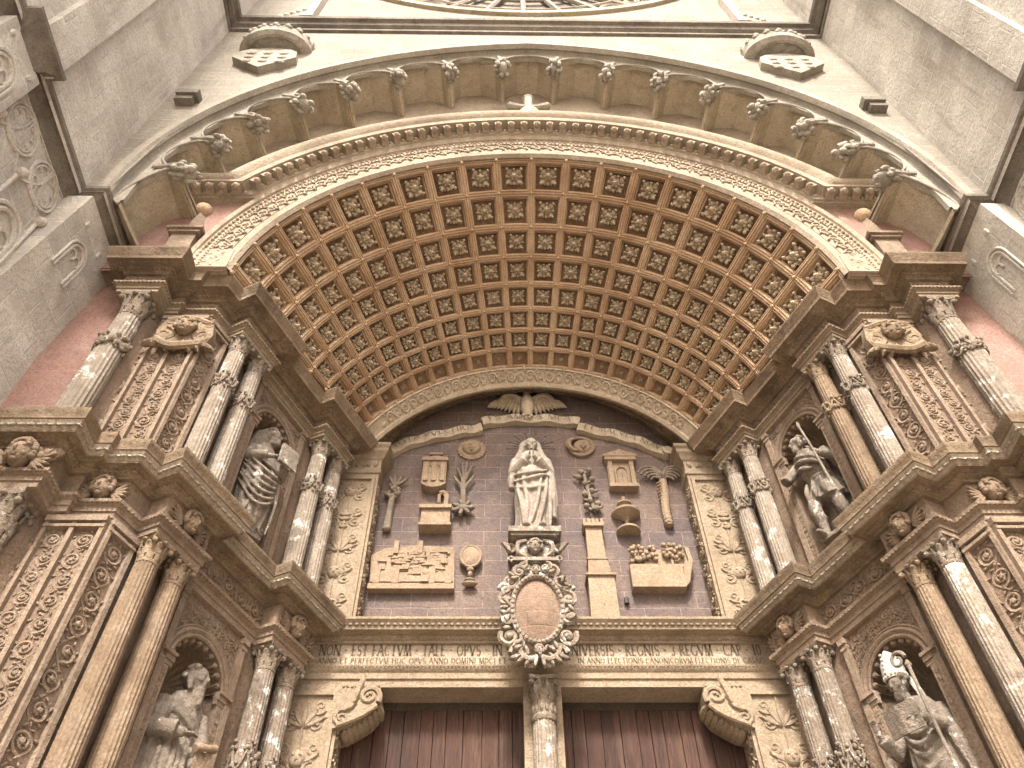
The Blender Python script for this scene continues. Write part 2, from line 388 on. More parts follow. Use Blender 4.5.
# ================================================================ upper facade wall with the big arch and the rose
WY = 4.2; GC, GZ, GR = .52, 10.9, 5.53
def gz(x, r=GR):     # arch line height at x
    x = abs(x); q = r*r-(x+GC)**2
    return GZ+sqrt(q) if q > 0 else GZ
def gpt(t, r):       # t in degrees from vertical, signed
    a = R(abs(t)); s = 1 if t >= 0 else -1
    return (s*(-GC+r*sin(a)), GZ+r*cos(a))
APEX = lambda r: math.degrees(math.asin(GC/r))
def garc(r, n=30, zlow=10.58):
    """arch outline left to right incl. straight legs"""
    a0 = APEX(r); half = [gpt(a0+(90-a0)*i/n, r) for i in range(n+1)]+[(r-GC, zlow)]
    return [(-x, z) for x, z in half[::-1]]+half[1:]
ROSE = (0, 22.55, 4.1)
fw = thing('facade_wall', 'pale ashlar facade wall rising above the big scalloped arch', 'wall', (0, WY, 0))
mb = MB(); TOP = 28.0
xs = sorted(set([round(-5.34+10.68*i/68, 4) for i in range(69)]))
lowz = lambda x: max(10.5, gz(x)) if abs(x) < GR-GC-.001 else 10.5
rows = []
for a, b in zip(xs[:-1], xs[1:]):
    def q(x):
        d = ROSE[2]**2-x*x
        return (ROSE[1]-sqrt(d), ROSE[1]+sqrt(d)) if d > 0 else (ROSE[1], ROSE[1])
    za, zb = lowz(a), lowz(b); (la, ha), (lb, hb) = q(a), q(b)
    mb.add([(a, WY, za), (b, WY, zb), (b, WY, lb), (a, WY, la)], [(0, 1, 2, 3)])
    mb.add([(a, WY, ha), (b, WY, hb), (b, WY, TOP), (a, WY, TOP)], [(0, 1, 2, 3)])
mb.build('masonry', 'wall', fw, smooth=False)
def arch_strip(mb, prof, n=30, zlow=10.58):
    """prof list of (radius, y)"""
    rows = []
    for r, y in prof: rows.append([(x, y, z) for x, z in garc(r, n, zlow)])
    quad_grid(mb, rows[::-1])
mb = MB(); arch_strip(mb, [(GR+.13, WY+.002), (GR+.13, WY-.03), (GR+.02, WY-.035), (GR, WY-.0), (GR-.015, WY+.04), (GR+.02, WY+.07), (GR+.0, WY+.12), (GR-.03, WY+.135), (GR-.12, WY+.14), (GR-.12, WY+.2)])
mb.build('hood_moulding', 'lip', fw)
# cornice below the rose (returns along the buttress walls)
CZ = 17.45
cp = [(-5.32, -.5), (-5.32, WY), (5.32, WY), (5.32, -.5)]
mb = MB(); sweep(mb, cp, [(0, CZ-.42), (.05, CZ-.40), (.05, CZ-.33), (.02, CZ-.30), (.02, CZ-.2), (.08, CZ-.16), (.10, CZ-.08), (.16, CZ-.05), (.17, CZ+.04), (.0, CZ+.1)])
mb.build('cornice', 'string', fw)
rw = MB()
def ring_xz(mb, cx, cz, prof, n=96):
    rows = []
    for r, y in prof: rows.append([(cx+r*cos(2*pi*i/n), y, cz+r*sin(2*pi*i/n)) for i in range(n)])
    quad_grid(mb, rows, close_u=True)
ring_xz(rw, 0, ROSE[1], [(4.25, WY), (4.24, WY-.07), (4.12, WY-.08), (4.08, WY+.0), (3.95, WY+.04), (3.93, WY+.1), (3.75, WY+.13), (3.72, WY+.2), (3.55, WY+.22), (3.5, WY+.3)])
rose = rw.build('rose_window', 'flute', fw)
mb = MB()
for i in range(24):
    a = 2*pi*i/24; c_, s_ = cos(a), sin(a)
    tube(mb, [(c_*r, WY+.27, ROSE[1]+s_*r) for r in (1.0, 2.0, 2.9, 3.6)], .06, 6)
    a2 = a+pi/24
    pts = [(cos(a2)*3.2+.33*cos(t)*cos(a2)-.33*sin(t)*sin(a2), WY+.27, ROSE[1]+sin(a2)*3.2+.33*cos(t)*sin(a2)+.33*sin(t)*cos(a2)) for t in [2*pi*k/14 for k in range(15)]]
    tube(mb, pts, .045, 5)
    for k in range(6):
        t = 2*pi*k/6; px = 3.2*cos(a2)+.18*cos(t+a2); pz = 3.2*sin(a2)+.18*sin(t+a2)
        tube(mb, [(px+.13*cos(q), WY+.28, ROSE[1]+pz+.13*sin(q)) for q in [2*pi*j/8 for j in range(9)]], .025, 4)
for r in (1.0, 1.9, 2.75): tube(mb, [(r*cos(2*pi*k/60), WY+.27, ROSE[1]+r*sin(2*pi*k/60)) for k in range(61)], .05, 6)
mb.build('tracery', 'lip', rose)
mb = MB(); mb.add([(3.7*cos(2*pi*k/48), WY+.36, ROSE[1]+3.7*sin(2*pi*k/48)) for k in range(48)], [tuple(range(48))[::-1]])
mb.build('glass', 'string', rose, smooth=False)
# slim canopied posts on the cornice either side of the rose
for nm, mir in SIDES:
    mb = MB(); x = -4.0
    box(mb, x-.07, x+.07, WY-.14, WY+.01, CZ+.08, 19.5); box(mb, x-.11, x+.11, WY-.18, WY+.01, CZ+.08, CZ+.22)
    tube(mb, [(x-.5, WY-.06, CZ+.1), (x-.05, WY-.06, CZ+.75)], .05, 6); tube(mb, [(x-.62, WY-.06, CZ+.12), (x-.1, WY-.06, CZ+.16)], .05, 6)
    for k in range(5): leaf(mb, lambda u, v, o: (u, WY-.06-o, v), x-.45+.09*k, CZ+.2+.12*k, 2.4, .16, .09, .03)
    mb.build('blind_gable', 'buttplain', fw, mirror=mir)

# ================================================================ side buttresses
JX = 5.03        # arch jamb above the string course
JL = 5.33        # jamb below it
for nm, mir in SIDES:
    t = thing('buttress', f'tall grey ashlar buttress wall on the {nm}, with blind tracery below its string course', 'buttress', mx((-5.1, 2, 0), mir), 'buttresses flanking the portal')
    mb = MB()
    # wall below the string course is set back from the wall above it
    SZ = 10.55; XU = -5.30; X = -5.44
    def wq(x0, y0, x1, y1, z0, z1): mb.add([(x0, y0, z0), (x1, y1, z0), (x1, y1, z1), (x0, y0, z1)], [(0, 1, 2, 3)])
    wq(X, -.6, X, WY, 0, SZ-.1); wq(XU, -.6, XU, WY, SZ-.1, TOP)
    wq(X, WY, -JL, WY, 0, 8.6); wq(-JL, WY, -JL, 5.34, 0, 8.6)
    mb.add([(-JL, WY, 8.6), (-JL, 5.34, 8.6), (-5.12, 5.34, SZ-.16), (-5.12, WY, SZ-.16)], [(0, 1, 2, 3)])     # jamb leaning out to the string course
    mb.add([(X, WY, 8.6), (-JL, WY, 8.6), (-5.12, WY, SZ-.16), (X, WY, SZ-.16)], [(0, 1, 2, 3)])
    wq(-JX, WY, -JX, 5.0, SZ-.1, 11.4)
    wq(X, -.6, -9, -.6, 0, TOP)
    mb.build('masonry', 'butt', t, mirror=mir, smooth=False)
    mb = MB()
    # pilaster strip with its own top slope
    box(mb, X, X+.16, 2.25, 2.92, 0, SZ-.2); box(mb, XU-.01, XU+.10, 2.45, 2.92, SZ-.05, TOP)
    box(mb, XU-.01, XU+.07, .6, 1.3, SZ-.05, TOP)
    mb.build('pilaster', 'butt', t, mirror=mir, smooth=False)
    sp_ = [(XU, -.6), (XU, 2.25), (XU+.16, 2.25), (XU+.16, 2.92), (XU, 2.92), (XU, WY), (-JX, WY), (-JX, 4.99)]
    mb = MB(); sweep(mb, sp_, [(-.16, SZ-.22), (-.15, SZ-.22), (-.14, SZ-.23), (-.11, SZ-.20), (-.10, SZ-.13), (-.04, SZ-.06), (.0, SZ-.035), (.03, SZ-.02), (.035, SZ+.03), (.0, SZ+.06), (-.05, SZ+.07)])
    mb.build('string_course', 'string', t, mirror=mir)
    # blind tracery on the wall below
    PB = lambda u, v, o: (X-.0+o, u, v)
    mb = MB()
    for yc in (3.28, 3.92):
        for rr, th in ((.265, .022), (.225, .014)):
            pts = [(yc+rr*cos(a), 10.02+rr*1.05*sin(a), .01) for a in [2*pi*k/28 for k in range(29)]]
            tube(mb, pts, th, 5, PB)
        for k in range(8):
            a = 2*pi*k/8; tube(mb, [(yc+.165*cos(a)+.07*cos(q+a), 10.02+.165*sin(a)+.07*sin(q+a), .01) for q in [-2.0+4.0*j/7 for j in range(8)]], .013, 4, PB)
    for z in (10.35, 10.30): tube(mb, [(2.95, z, .01), (4.18, z, .01)], .013, 4, PB)
    for yc in (2.98, 3.6, 4.16):
        tube(mb, [(yc, 7.0, .02), (yc, 9.62, .02)], .028, 6, PB); ell(mb, (yc, 9.66, .05), (.06, .07, .07), 8, 6, PB)
        for s in (-1, 1):
            pts = smooth_curve([(yc, 9.6, .01), (yc+s*.12, 9.72, .01), (yc+s*.26, 9.95, .01), (yc+s*.3, 10.3, .01)], 4); tube(mb, pts, .016, 4, PB)
    for yc in (3.28, 3.92):
        for r_ in (.26, .19):
            pts = [(yc-r_, 7.4, .01)]+[(yc+r_*cos(a), 9.05+r_*1.2*sin(a), .01) for a in [pi-pi*k/14 for k in range(15)]]+[(yc+r_, 7.4, .01)]
            tube(mb, pts, .03, 6, PB)
        for s in (-1, 1): tube(mb, [(yc+s*.09+.09*cos(a), 9.0+.09*sin(a), .01) for a in [-1+4.6*k/10 for k in range(11)]], .018, 5, PB)
    # near panels in front of the pilaster strip
    for yc in (1.62, 2.0):
        for zc in (10.0, 9.2): tube(mb, [(yc+.17*cos(a), zc+.19*sin(a), .01) for a in [2*pi*k/24 for k in range(25)]], .02, 5, PB)
        for k in range(6):
            a = 2*pi*k/6; tube(mb, [(yc+.1*cos(a)+.05*cos(q+a), 10.0+.1*sin(a)+.05*sin(q+a), .01) for q in [-2+4*j/7 for j in range(8)]], .012, 4, PB)
    PJ = lambda u, v, o: (X+.16+o, u, v)
    for r_ in (.19, .14): tube(mb, [(2.585-r_, 8.6, .01)]+[(2.585+r_*cos(a), 9.75+r_*1.25*sin(a), .01) for a in [pi-pi*k/14 for k in range(15)]]+[(2.585+r_, 8.6, .01)], .022, 5, PJ)
    for s in (-1, 1): tube(mb, [(2.585+s*.06+.07*cos(a), 9.72+.07*sin(a), .01) for a in [-1+4.6*k/10 for k in range(11)]], .015, 5, PJ); ell(mb, (2.585+s*.22, 10.18, .0), (.035, .06, .03), 6, 4, PJ)
    PK = lambda u, v, o: (-JL+(JL-5.12)*(v-8.6)/(SZ-.16-8.6)+o, u, v)
    for r_ in (.17, .125): tube(mb, [(4.62-r_, 9.35, .01)]+[(4.62+r_*cos(a), 9.72+r_*1.2*sin(a), .01) for a in [pi-pi*k/14 for k in range(15)]]+[(4.62+r_, 9.35, .01)], .018, 5, PK)
    for s in (-1, 1): tube(mb, [(4.62+s*.055+.06*cos(a), 9.7+.06*sin(a), .01) for a in [-1+4.6*k/10 for k in range(11)]], .013, 5, PK); ell(mb, (4.62+s*.2, 10.12, .0), (.03, .06, .03), 6, 4, PK)
    mb.build('blind_tracery', 'buttplain', t, mirror=mir)
# upper buttress set-offs (sloping edges high on the walls)

# ================================================================ corbels and coats of arms on the facade
for nm, mir in SIDES:
    mb = MB(); box(mb, -5.09, -4.78, WY-.16, WY+.02, 13.42, 13.56); box(mb, -5.09, -4.84, WY-.12, WY+.02, 13.30, 13.418)
    tag(mb.build('corbel', 'string', org=mx((-4.93, WY, 13.4), mir), mirror=mir, smooth=False), f'small dark stone corbel high on the facade at its {nm} corner', 'corbel', 'corbels in the facade corners')
    t = thing('coat_of_arms', f'carved stone shield under a crown high on the facade, {nm} of the rose window', 'coat of arms', mx((-4.22, WY, 15.2), mir), 'coats of arms above the arch')
    mb = MB(); sh = [(-4.24, 14.72), (-3.74, 15.22), (-3.78, 15.5), (-3.9, 15.62), (-4.22, 15.72), (-4.56, 15.62), (-4.70, 15.5), (-4.76, 15.22)]
    extrude(mb, sh, WY-.12, WY+.01)
    for s in (-1, 0, 1):
        for k in range(3): ell(mb, (-4.22+s*.26, WY-.12, 15.0+.2*k-(abs(s)*.0)), (.09, .035, .07), 7, 4)
    mb.build('shield', 'lip', t, mirror=mir, smooth=True, angle=30)
    mb = MB(); PC = lambda u, v, o: (-4.22+u, WY-o, v)
    n = 18
    for j in range(2):
        rows = []
        for z, r in ((15.80, .43), (15.80, .50), (15.86, .60), (15.95, .58), (16.02, .60), (16.08, .60), (16.08, .46)):
            rows.append([(-4.22+r*cos(a), WY-abs(r*.62*sin(a)), z) for a in [pi+pi*k/n for k in range(n+1)]])
        if j == 0: quad_grid(mb, rows)
    mb.add([(-4.22+.44*cos(a), WY-abs(.28*sin(a)), 15.84) for a in [pi+pi*k/n for k in range(n+1)]], [tuple(range(n+1))])
    for k in range(9):
        a = pi+pi*(k+.5)/9; cx, cy = -4.22+.57*cos(a), WY-abs(.36*sin(a))
        for dx, dz, r in ((0, .12, .07), (-.06, .06, .05), (.06, .06, .05), (0, .22, .045)): ell(mb, (cx+dx*abs(sin(a)), cy, 16.03+dz*.85), (r*.85, r*.7, r*.85), 7, 5)
    for k in range(15):
        a = pi+pi*(k+.5)/15; ell(mb, (-4.22+.515*cos(a), WY-abs(.32*sin(a)), 15.92), (.03, .03, .035), 6, 4)
    mb.build('crown', 'boss', t, mirror=mir)

# ================================================================ scalloped gothic arch
ga = thing('scalloped_arch', 'cream stone gothic arch with seventeen scalloped bays framing the portal', 'arch', (0, 4.9, 0))
HR = 5.13; A0 = APEX(HR); BAY = 10.34
heads = [A0+BAY*(k+.5) for k in range(8)]
bounds = [-100.5]+[-h for h in heads[::-1]]+heads+[100.5]
YF, YB = 4.35, 4.98
def bay_pt(ta, tb, f, dr, y):
    if max(abs(ta), abs(tb)) > 95 and dr > 0: dr *= .42
    """point in a bay: f 0..1 across, dr outward from the ridge chord"""
    def base(t): return gpt(t, HR) if abs(t) < 95 else (math.copysign(4.975, t), 10.5)
    (xa, za), (xb, zb) = base(ta), base(tb)
    cx, cz = (xa+xb)/2, (za+zb)/2
    ln = hypot(xb-xa, zb-za); tx, tz = (xb-xa)/ln, (zb-za)/ln; nx, nz = -tz, tx
    return (xa+tx*ln*f+nx*dr, y, za+tz*ln*f+nz*dr)
for i in range(17):
    ta, tb = bounds[i], bounds[i+1]
    mb = MB()
    prof = [(.045, -.02), (.05, .10), (.30, .325), (.34, .33), (.66, .33), (.70, .325), (.95, .10), (.955, -.02)]
    ridge = [(-.0, -.05), (.045, -.05)]
    rows = []
    sub = [(0, -.07), (.035, -.07), (.036, -.045), (.06, -.045), (.062, -.0), (.072, .0), (.075, .17), (.30, .43), (.70, .43), (.925, .17), (.928, .0), (.938, .0), (.94, -.045), (.964, -.045), (.965, -.07), (1, -.07)]
    for y, sc, dz in ((YF, .92, .0), (YF+.3, .98, -.05), (YB, 1.0, -.12)):
        rows.append([bay_pt(ta, tb, f, (d*sc if d > 0 else d)+dz, y) for f, d in sub])
    quad_grid(mb, rows[::-1])
    mb.build('soffit_bay', 'flute', ga, smooth=False)
    # front face of the bay: lip arch plus small spandrel; its opening is only a flat dark triangle
    mb = MB(); n = 14
    inner = []; outer = []
    for k in range(n+1):
        f = k/n; d = .40*sqrt(max(0, 1-(2*f-1)**2))
        inner.append(bay_pt(ta, tb, f, d-.06, YF-.01)); 
        x, z = bay_pt(ta, tb, f, 0, 0)[0], bay_pt(ta, tb, f, 0, 0)[2]
        tt = max(-93, min(93, ta+(tb-ta)*f)); gx, gz_ = gpt(tt, GR-.09) if abs(tt) >= APEX(GR) or True else (0, 0)
        outer.append((gx, YF-.01, gz_))
    quad_grid(mb, [inner, outer])
    quad_grid(mb, [[(x, y+.09, z) for x, y, z in inner], inner])
    tube(mb, [(x, y-.008, z) for x, y, z in inner], .017, 7)
    mb.build('cusp_tracery', 'lip', ga)
for h in bounds[1:-1]:
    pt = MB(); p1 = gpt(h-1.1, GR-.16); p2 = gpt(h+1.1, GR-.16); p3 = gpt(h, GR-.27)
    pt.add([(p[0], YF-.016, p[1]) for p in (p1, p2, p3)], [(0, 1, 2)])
    pt.build('hole_shade_triangle', 'dark', ga, smooth=False)  # flat dark face painting the shade of an opening that is not cut
for h in bounds[1:-1]:
    mb = MB(); x, z = gpt(h, HR-.08); a = R(h)
    dx, dz = -sin(a)*(1), -cos(a)          # inward direction
    rnd = random.Random(int(h*10)+5)
    yb = YF+.07
    def PBS(u, v, o): return (x+dx*v-dz*u, yb-o, z+dz*v+dx*u)       # v runs inward from the arch
    ell(mb, (0, .04, .02), (.085, .17, .12), 10, 8, PBS)
    for k in range(22):
        t_ = rnd.uniform(-.10, .20); a2 = rnd.uniform(0, 2*pi); wd = .095*(1-.9*abs(t_-.04)/.3)+.015
        ell(mb, (wd*cos(a2), t_, .02+1.3*wd*sin(a2)), (rnd.uniform(.03, .05), rnd.uniform(.05, .075), rnd.uniform(.03, .05)), 7, 5, PBS)
    tube(mb, [(0, -.36, .075), (0, -.2, .09), (0, -.08, .10), (0, .04, .09)], [.035, .04, .055, .08], 8, PBS)
    mb.build('foliate_boss', 'boss', ga)

# ================================================================ pink plastered wall behind the columns and in the spandrels
for nm, mir in SIDES:
    mb = MB(); mb.add([(-JL-.02, 5.20, 6.9), (-4.66, 5.20, 6.9), (-4.66, 5.20, 10.05), (-JL-.02, 5.20, 10.05)], [(0, 1, 2, 3)])
    mb.add([(-JL-.02, 4.98, 10.05), (-3.72, 4.98, 10.05), (-3.72, 4.98, 11.8), (-JL-.02, 4.98, 11.8)], [(0, 1, 2, 3)])
    tag(mb.build('plastered_wall', 'pink', org=mx((-4.5, 5.3, 7), mir), mirror=mir, smooth=False), f'faded pink plastered wall behind the {nm}most upper column', 'wall', 'pink plastered walls')
mb = MB(); rows = []
for r, y in ((3.9, 4.985), (5.0, 4.985), (7.5, 4.985)): rows.append([(r*sin(a), y, 10.0+r*cos(a)) for a in [-1.5+3.0*k/40 for k in range(41)]])
quad_grid(mb, rows[::-1]); 
tag(mb.build('back_wall', 'archi', org=(0, 4.985, 14)), 'cream back wall strip between the scalloped arch and the vault', 'wall')

# ================================================================ front archivolt of the vault
VZ0, VR0 = 9.851, 3.669
av = thing('archivolt', 'carved cream archivolt with modillions framing the mouth of the coffered vault', 'archivolt', (0, 4.9, 10))
def arc_band(mb, prof, zc, a1=86.2, n=72):
    rows = []
    for r, y in prof: rows.append([(r*sin(a), y, zc+r*cos(a)) for a in [R(-a1+2*a1*k/n) for k in range(n+1)]])
    quad_grid(mb, rows[::-1])
mb = MB(); arc_band(mb, [(VR0+.0, 5.06), (VR0-.02, 5.0), (VR0+.02, 4.95), (VR0+.10, 4.94), (VR0+.13, 4.97)], VZ0)
mb.build('roll_moulding', 'archi', av)
mb = MB(); arc_band(mb, [(VR0+.13, 4.97), (VR0+.135, 4.955), (VR0+.34, 4.95), (VR0+.345, 4.93), (VR0+.38, 4.925), (VR0+.39, 4.95), (VR0+.50, 4.95), (VR0+.51, 4.92), (VR0+.56, 4.90)], VZ0)
for k in range(150):
    a = R(-86+172*(k+.5)/150); r = VR0+.445; ell(mb, (r*sin(a), 4.945, VZ0+r*cos(a)), (.027, .03, .027), 6, 4)
for k in range(210):
    a = R(-86+172*(k+.5)/210); r = VR0+.36; ell(mb, (r*sin(a), 4.925, VZ0+r*cos(a)), (.014, .014, .014), 5, 3)
for k in range(64):
    a0 = -86+172*(k+.5)/64
    def PA(u, v, o, a0=a0):
        a = R(a0)+u/(VR0+.24); r = VR0+.24+v; return (r*sin(a), 4.945-o, VZ0+r*cos(a))
    s = 1 if k % 2 else -1
    spiral(mb, PA, 0, 0, .075, .02, 0, 1.2, .016, 12, .004, s)
    for q in range(4): leaf(mb, PA, .05*cos(q*1.6), .05*sin(q*1.6), q*1.6+.6, .07, .035, .004)
mb.build('carved_band', 'archi', av)
# crowning cornice: arc between +-63 degrees then level ears
AR = 62
def ear_path(r, zc, zoff):
    pts = [(r*sin(a), zc+r*cos(a)) for a in [R(-AR+2*AR*k/60) for k in range(61)]]
    zl = pts[0][1]
    return [(-JX-.02, zl)]+pts+[(JX+.02, zl)]
mb = MB(); rows = []
for r, y in [(VR0+.56, 5.10), (VR0+.56, 4.90), (VR0+.60, 4.89), (VR0+.61, 4.86), (VR0+.74, 4.85), (VR0+.745, 4.70), (VR0+.82, 4.69), (VR0+.84, 4.72), (VR0+.90, 4.66), (VR0+.97, 4.64), (VR0+.99, 4.64), (VR0+1.0, 5.09)]:
    rows.append([(x, y, z) for x, z in ear_path(r, VZ0, 0)])
quad_grid(mb, rows[::-1]); mb.build('crowning_cornice', 'archi', av)
r = VR0+.675; mod = MB()
box(mod, -.05, .05, -.055, .06, 0, .13); ell(mod, (0, -.03, .11), (.05, .05, .055), 7, 6); ell(mod, (.105, .0, .0), (.035, .045, .03), 6, 4)
spots = [(R(-AR+.8+(2*AR-1.6)*(k+.5)/46), None) for k in range(46)]
zl = VZ0+r*cos(R(AR)); x0 = r*sin(R(AR))
frames = []
for a, _ in spots: frames.append(Matrix(((cos(a), sin(a), 0, r*sin(a)), (0, 0, -1, 4.855), (-sin(a), cos(a), 0, VZ0+r*cos(a)), (0, 0, 0, 1))))
for s_ in (-1, 1):
    for k in range(6): frames.append(Matrix(((1, 0, 0, s_*(x0+.14+.175*k)), (0, 0, -1, 4.855), (0, 1, 0, zl), (0, 0, 0, 1))))
m0 = None
for Mx in frames:
    if m0 is None: m0 = mod.build('modillion', 'archi', av, org=(0, 0, 0)); mo = m0
    else: mo = m0.copy(); COL.objects.link(mo); mo.parent = av
    mo.matrix_local = Matrix.Translation(-ORG[av.name]) @ Mx

mb = MB()
for s_ in (-1, 1):
    b_ = MB(); box(b_, min(s_*3.68, s_*4.27), max(s_*3.68, s_*4.27), 4.935, 5.32, 10.085, 10.5); b_.build('impost_block', 'archi', av, smooth=False)
# stone cross on the archivolt
t = thing('stone_cross', 'weathered stone cross on a round base at the crown of the archivolt', 'cross', (0, 4.84, 14.55))
mb = MB(); lathe(mb, [(.0, 14.45), (.20, 14.45), (.21, 14.7), (.19, 14.86), (.13, 14.97), (.06, 15.02), (.0, 15.03)], 18, (0, 4.88)); mb.build('base', 'lip', t)
mb = MB(); tube(mb, [(0, 4.84, 14.9), (0, 4.84, 15.55)], [.06, .075], 8); ell(mb, (0, 4.84, 15.6), (.10, .08, .06), 8, 5)
for s in (-1, 1): tube(mb, smooth_curve([(0, 4.84, 15.2), (s*.14, 4.84, 15.2), (s*.3, 4.84, 15.24)], 3), [.05]*3+[.05, .06, .07, .075], 8); ell(mb, (s*.31, 4.84, 15.24), (.06, .075, .07), 8, 5)
mb.build('cross_arms', 'lip', t)

# ================================================================ coffered vault
VY0, VY1 = 5.0, 7.7
VZ1, VR1 = 8.87, 2.512
def vparam(Y):
    t = (Y-VY0)/(VY1-VY0); return VZ0+(VZ1-VZ0)*t, VR0+(VR1-VR0)*t, R(8.35+(6.4-8.35)*t)
def vpt(k, Y, d=0.):
    zc, r, p = vparam(Y); a = k*p; r2 = r+d*.82
    am = math.acos(min(1, max(-1, (10.104-zc)/r2))); a = max(-am, min(am, a))
    x, z = r2*sin(a), zc+r2*cos(a)
    return (x, Y+d*.57, z)
YR = [5.03, 5.427, 5.830, 6.186, 6.506, 6.802, 7.051, 7.276, 7.489]
va = thing('coffered_vault', 'ochre barrel vault of square coffers with carved rosettes narrowing inward', 'vault', (0, 6.3, 12))
fr = MB(); pn_faces = []; bosses = MB()
PROF = [(0, -.014), (.014, -.014), (.02, .012), (.06, .012), (.064, -.006), (.085, -.006), (.09, .03), (.12, .034), (.126, .10), (.15, .105), (.158, .20)]
ros_m = MB()
for q in range(8):
    a = q*pi/4+pi/4; big = q % 2 == 0; l = .40 if big else .29
    rot = Matrix.Rotation(a, 3, 'Z') @ Matrix.Rotation(-.5, 3, 'Y')
    c_ = rot @ Vector((l*.6, 0, 0)); ell(ros_m, (c_.x, c_.y, .04+c_.z), (l*.5, .10 if big else .075, .05), 7, 5, ID, rot)
    tip = rot @ Vector((l*1.12, 0, 0)); ell(ros_m, (tip.x, tip.y, .05+tip.z), (.07, .07, .06), 6, 5)
    for s in (-1, 1):
        c2 = rot @ Vector((l*.72, s*.10, -.02)); ell(ros_m, (c2.x, c2.y, .03+c2.z), (.10, .05, .04), 6, 4, ID, rot)
for q in range(6):
    a = q*pi/3; ell(ros_m, (.11*cos(a), .11*sin(a), .22), (.07, .07, .07), 7, 5)
ell(ros_m, (0, 0, .27), (.10, .10, .12), 9, 7); ell(ros_m, (0, 0, .1), (.17, .17, .14), 10, 6)
ros_mesh_obj = None
stuff = MB(); nros = 0
for j in range(8):
    Ya, Yb = YR[j], YR[j+1]
    for k in range(-11, 11):
        zc, r, p = vparam((Ya+Yb)/2)
        if zc+r*cos((abs(k+.5)-.5)*p) < 10.104: continue
        part_cell = zc+r*cos(abs(k+.5)*p) < 10.16
        sz = r/3.6
        cell = lambda u, v, d: vpt(k+u, Ya+(Yb-Ya)*v, d*sz)
        rows = []
        for ins, d in PROF:
            row = [cell(ins, ins, d), cell(.5, ins, d), cell(1-ins, ins, d), cell(1-ins, .5, d), cell(1-ins, 1-ins, d), cell(.5, 1-ins, d), cell(ins, 1-ins, d), cell(ins, .5, d)]
            rows.append(row)
        quad_grid(fr, rows, close_u=True)
        i_, d_ = PROF[-1]
        nv = len(fr.v); pn_faces.append(tuple(range(nv-8, nv)))
        # little boss on each rib crossing
        c0 = vpt(k, Ya, -.012*sz); ell(bosses, c0, (.03*sz,)*3, 6, 4)
        if part_cell: continue
        # rosette frame
        cc = Vector(cell(.5, .5, d_-.005)); uu = (Vector(cell(.6, .5, d_))-Vector(cell(.4, .5, d_))).normalized(); vv = (Vector(cell(.5, .6, d_))-Vector(cell(.5, .4, d_))).normalized()
        nn = uu.cross(vv).normalized()
        if nn.z > 0: nn = -nn; 
        vv = nn.cross(uu)
        size = (Vector(cell(1-i_, .5, d_))-Vector(cell(i_, .5, d_))).length*1.06
        if j == 7: size *= .4
        Mx = Matrix(((uu.x, vv.x, nn.x, cc.x), (uu.y, vv.y, nn.y, cc.y), (uu.z, vv.z, nn.z, cc.z), (0, 0, 0, 1))) @ Matrix.Rotation(random.choice((0, 1, 2, 3))*pi/2+random.uniform(-.12, .12), 4, 'Z') @ Matrix.Diagonal((size, size, size*random.uniform(1.35, 1.75), 1))
        if nros < 100 and j < 5:
            if ros_mesh_obj is None:
                ros_mesh_obj = ros_m.build('rosette', 'rosette', va, org=(0, 0, 0)); ro = ros_mesh_obj
            else:
                ro = ros_mesh_obj.copy(); COL.objects.link(ro); ro.parent = va
            ro.matrix_local = Matrix.Translation(-ORG[va.name]) @ Mx; nros += 1
        else:
            stuff.add([tuple(Mx @ Vector(p_)) for p_ in ros_m.v], ros_m.f)
def weld(o, dist=.0006):
    bm = bmesh.new(); bm.from_mesh(o.data); bmesh.ops.remove_doubles(bm, verts=bm.verts, dist=dist); bm.to_mesh(o.data); bm.free()
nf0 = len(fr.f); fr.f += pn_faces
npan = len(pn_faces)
fo = fr.build('coffer_frame', 'vault', va, smooth=False); fo.data.materials.append(M['coffershade'])
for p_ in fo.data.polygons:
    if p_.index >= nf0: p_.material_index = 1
weld(fo); bm = bmesh.new(); bm.from_mesh(fo.data); bmesh.ops.dissolve_degenerate(bm, dist=.0005, edges=bm.edges); bm.to_mesh(fo.data); bm.free()
nb0 = len(fo.data.polygons)
bo = bosses.build('rib_bosses', 'vault', va); bo['kind'] = 'stuff'
so_ = stuff.build('small_rosettes', 'rosette', va); so_['kind'] = 'stuff'
# cream scroll band at the inner end of the vault
mb = MB(); rows = []
for Y, d in ((7.489, .0), (7.505, -.03), (7.52, .0), (7.66, .0), (7.68, -.02), (7.72, -.02), (7.74, .02)): rows.append([vpt(k*.25, Y, d) for k in range(-38, 39)])
quad_grid(mb, rows)
for k in range(-8, 9):
    def PS(u, v, o, k=k):
        Y = 7.59+v; zc, r, p = vparam(Y); return vpt((k+u/(r*p))*1.0, Y, -o)
    s = 1 if k % 2 else -1
    spiral(mb, PS, 0, 0, .07, .02, 0, 1.4, .022, 14, .008, s, 1); spiral(mb, PS, .14, .0, .06, .02, 2, 1.2, .02, 12, .008, -s, 1)
    for q in range(5): leaf(mb, PS, .1*cos(q*1.3), .05*sin(q*1.3), q*1.3+.5, .1, .045, .004)
mb.build('scroll_band', 'scroll', va)
# extrados (closes the vault from above)
mb = MB(); quad_grid(mb, [[vpt(k*.5, Y, .25) for k in range(-21, 22)] for Y in (5.05, 6.0, 7.0, 7.72)]); mb.build('vault_shell', 'vault', va)

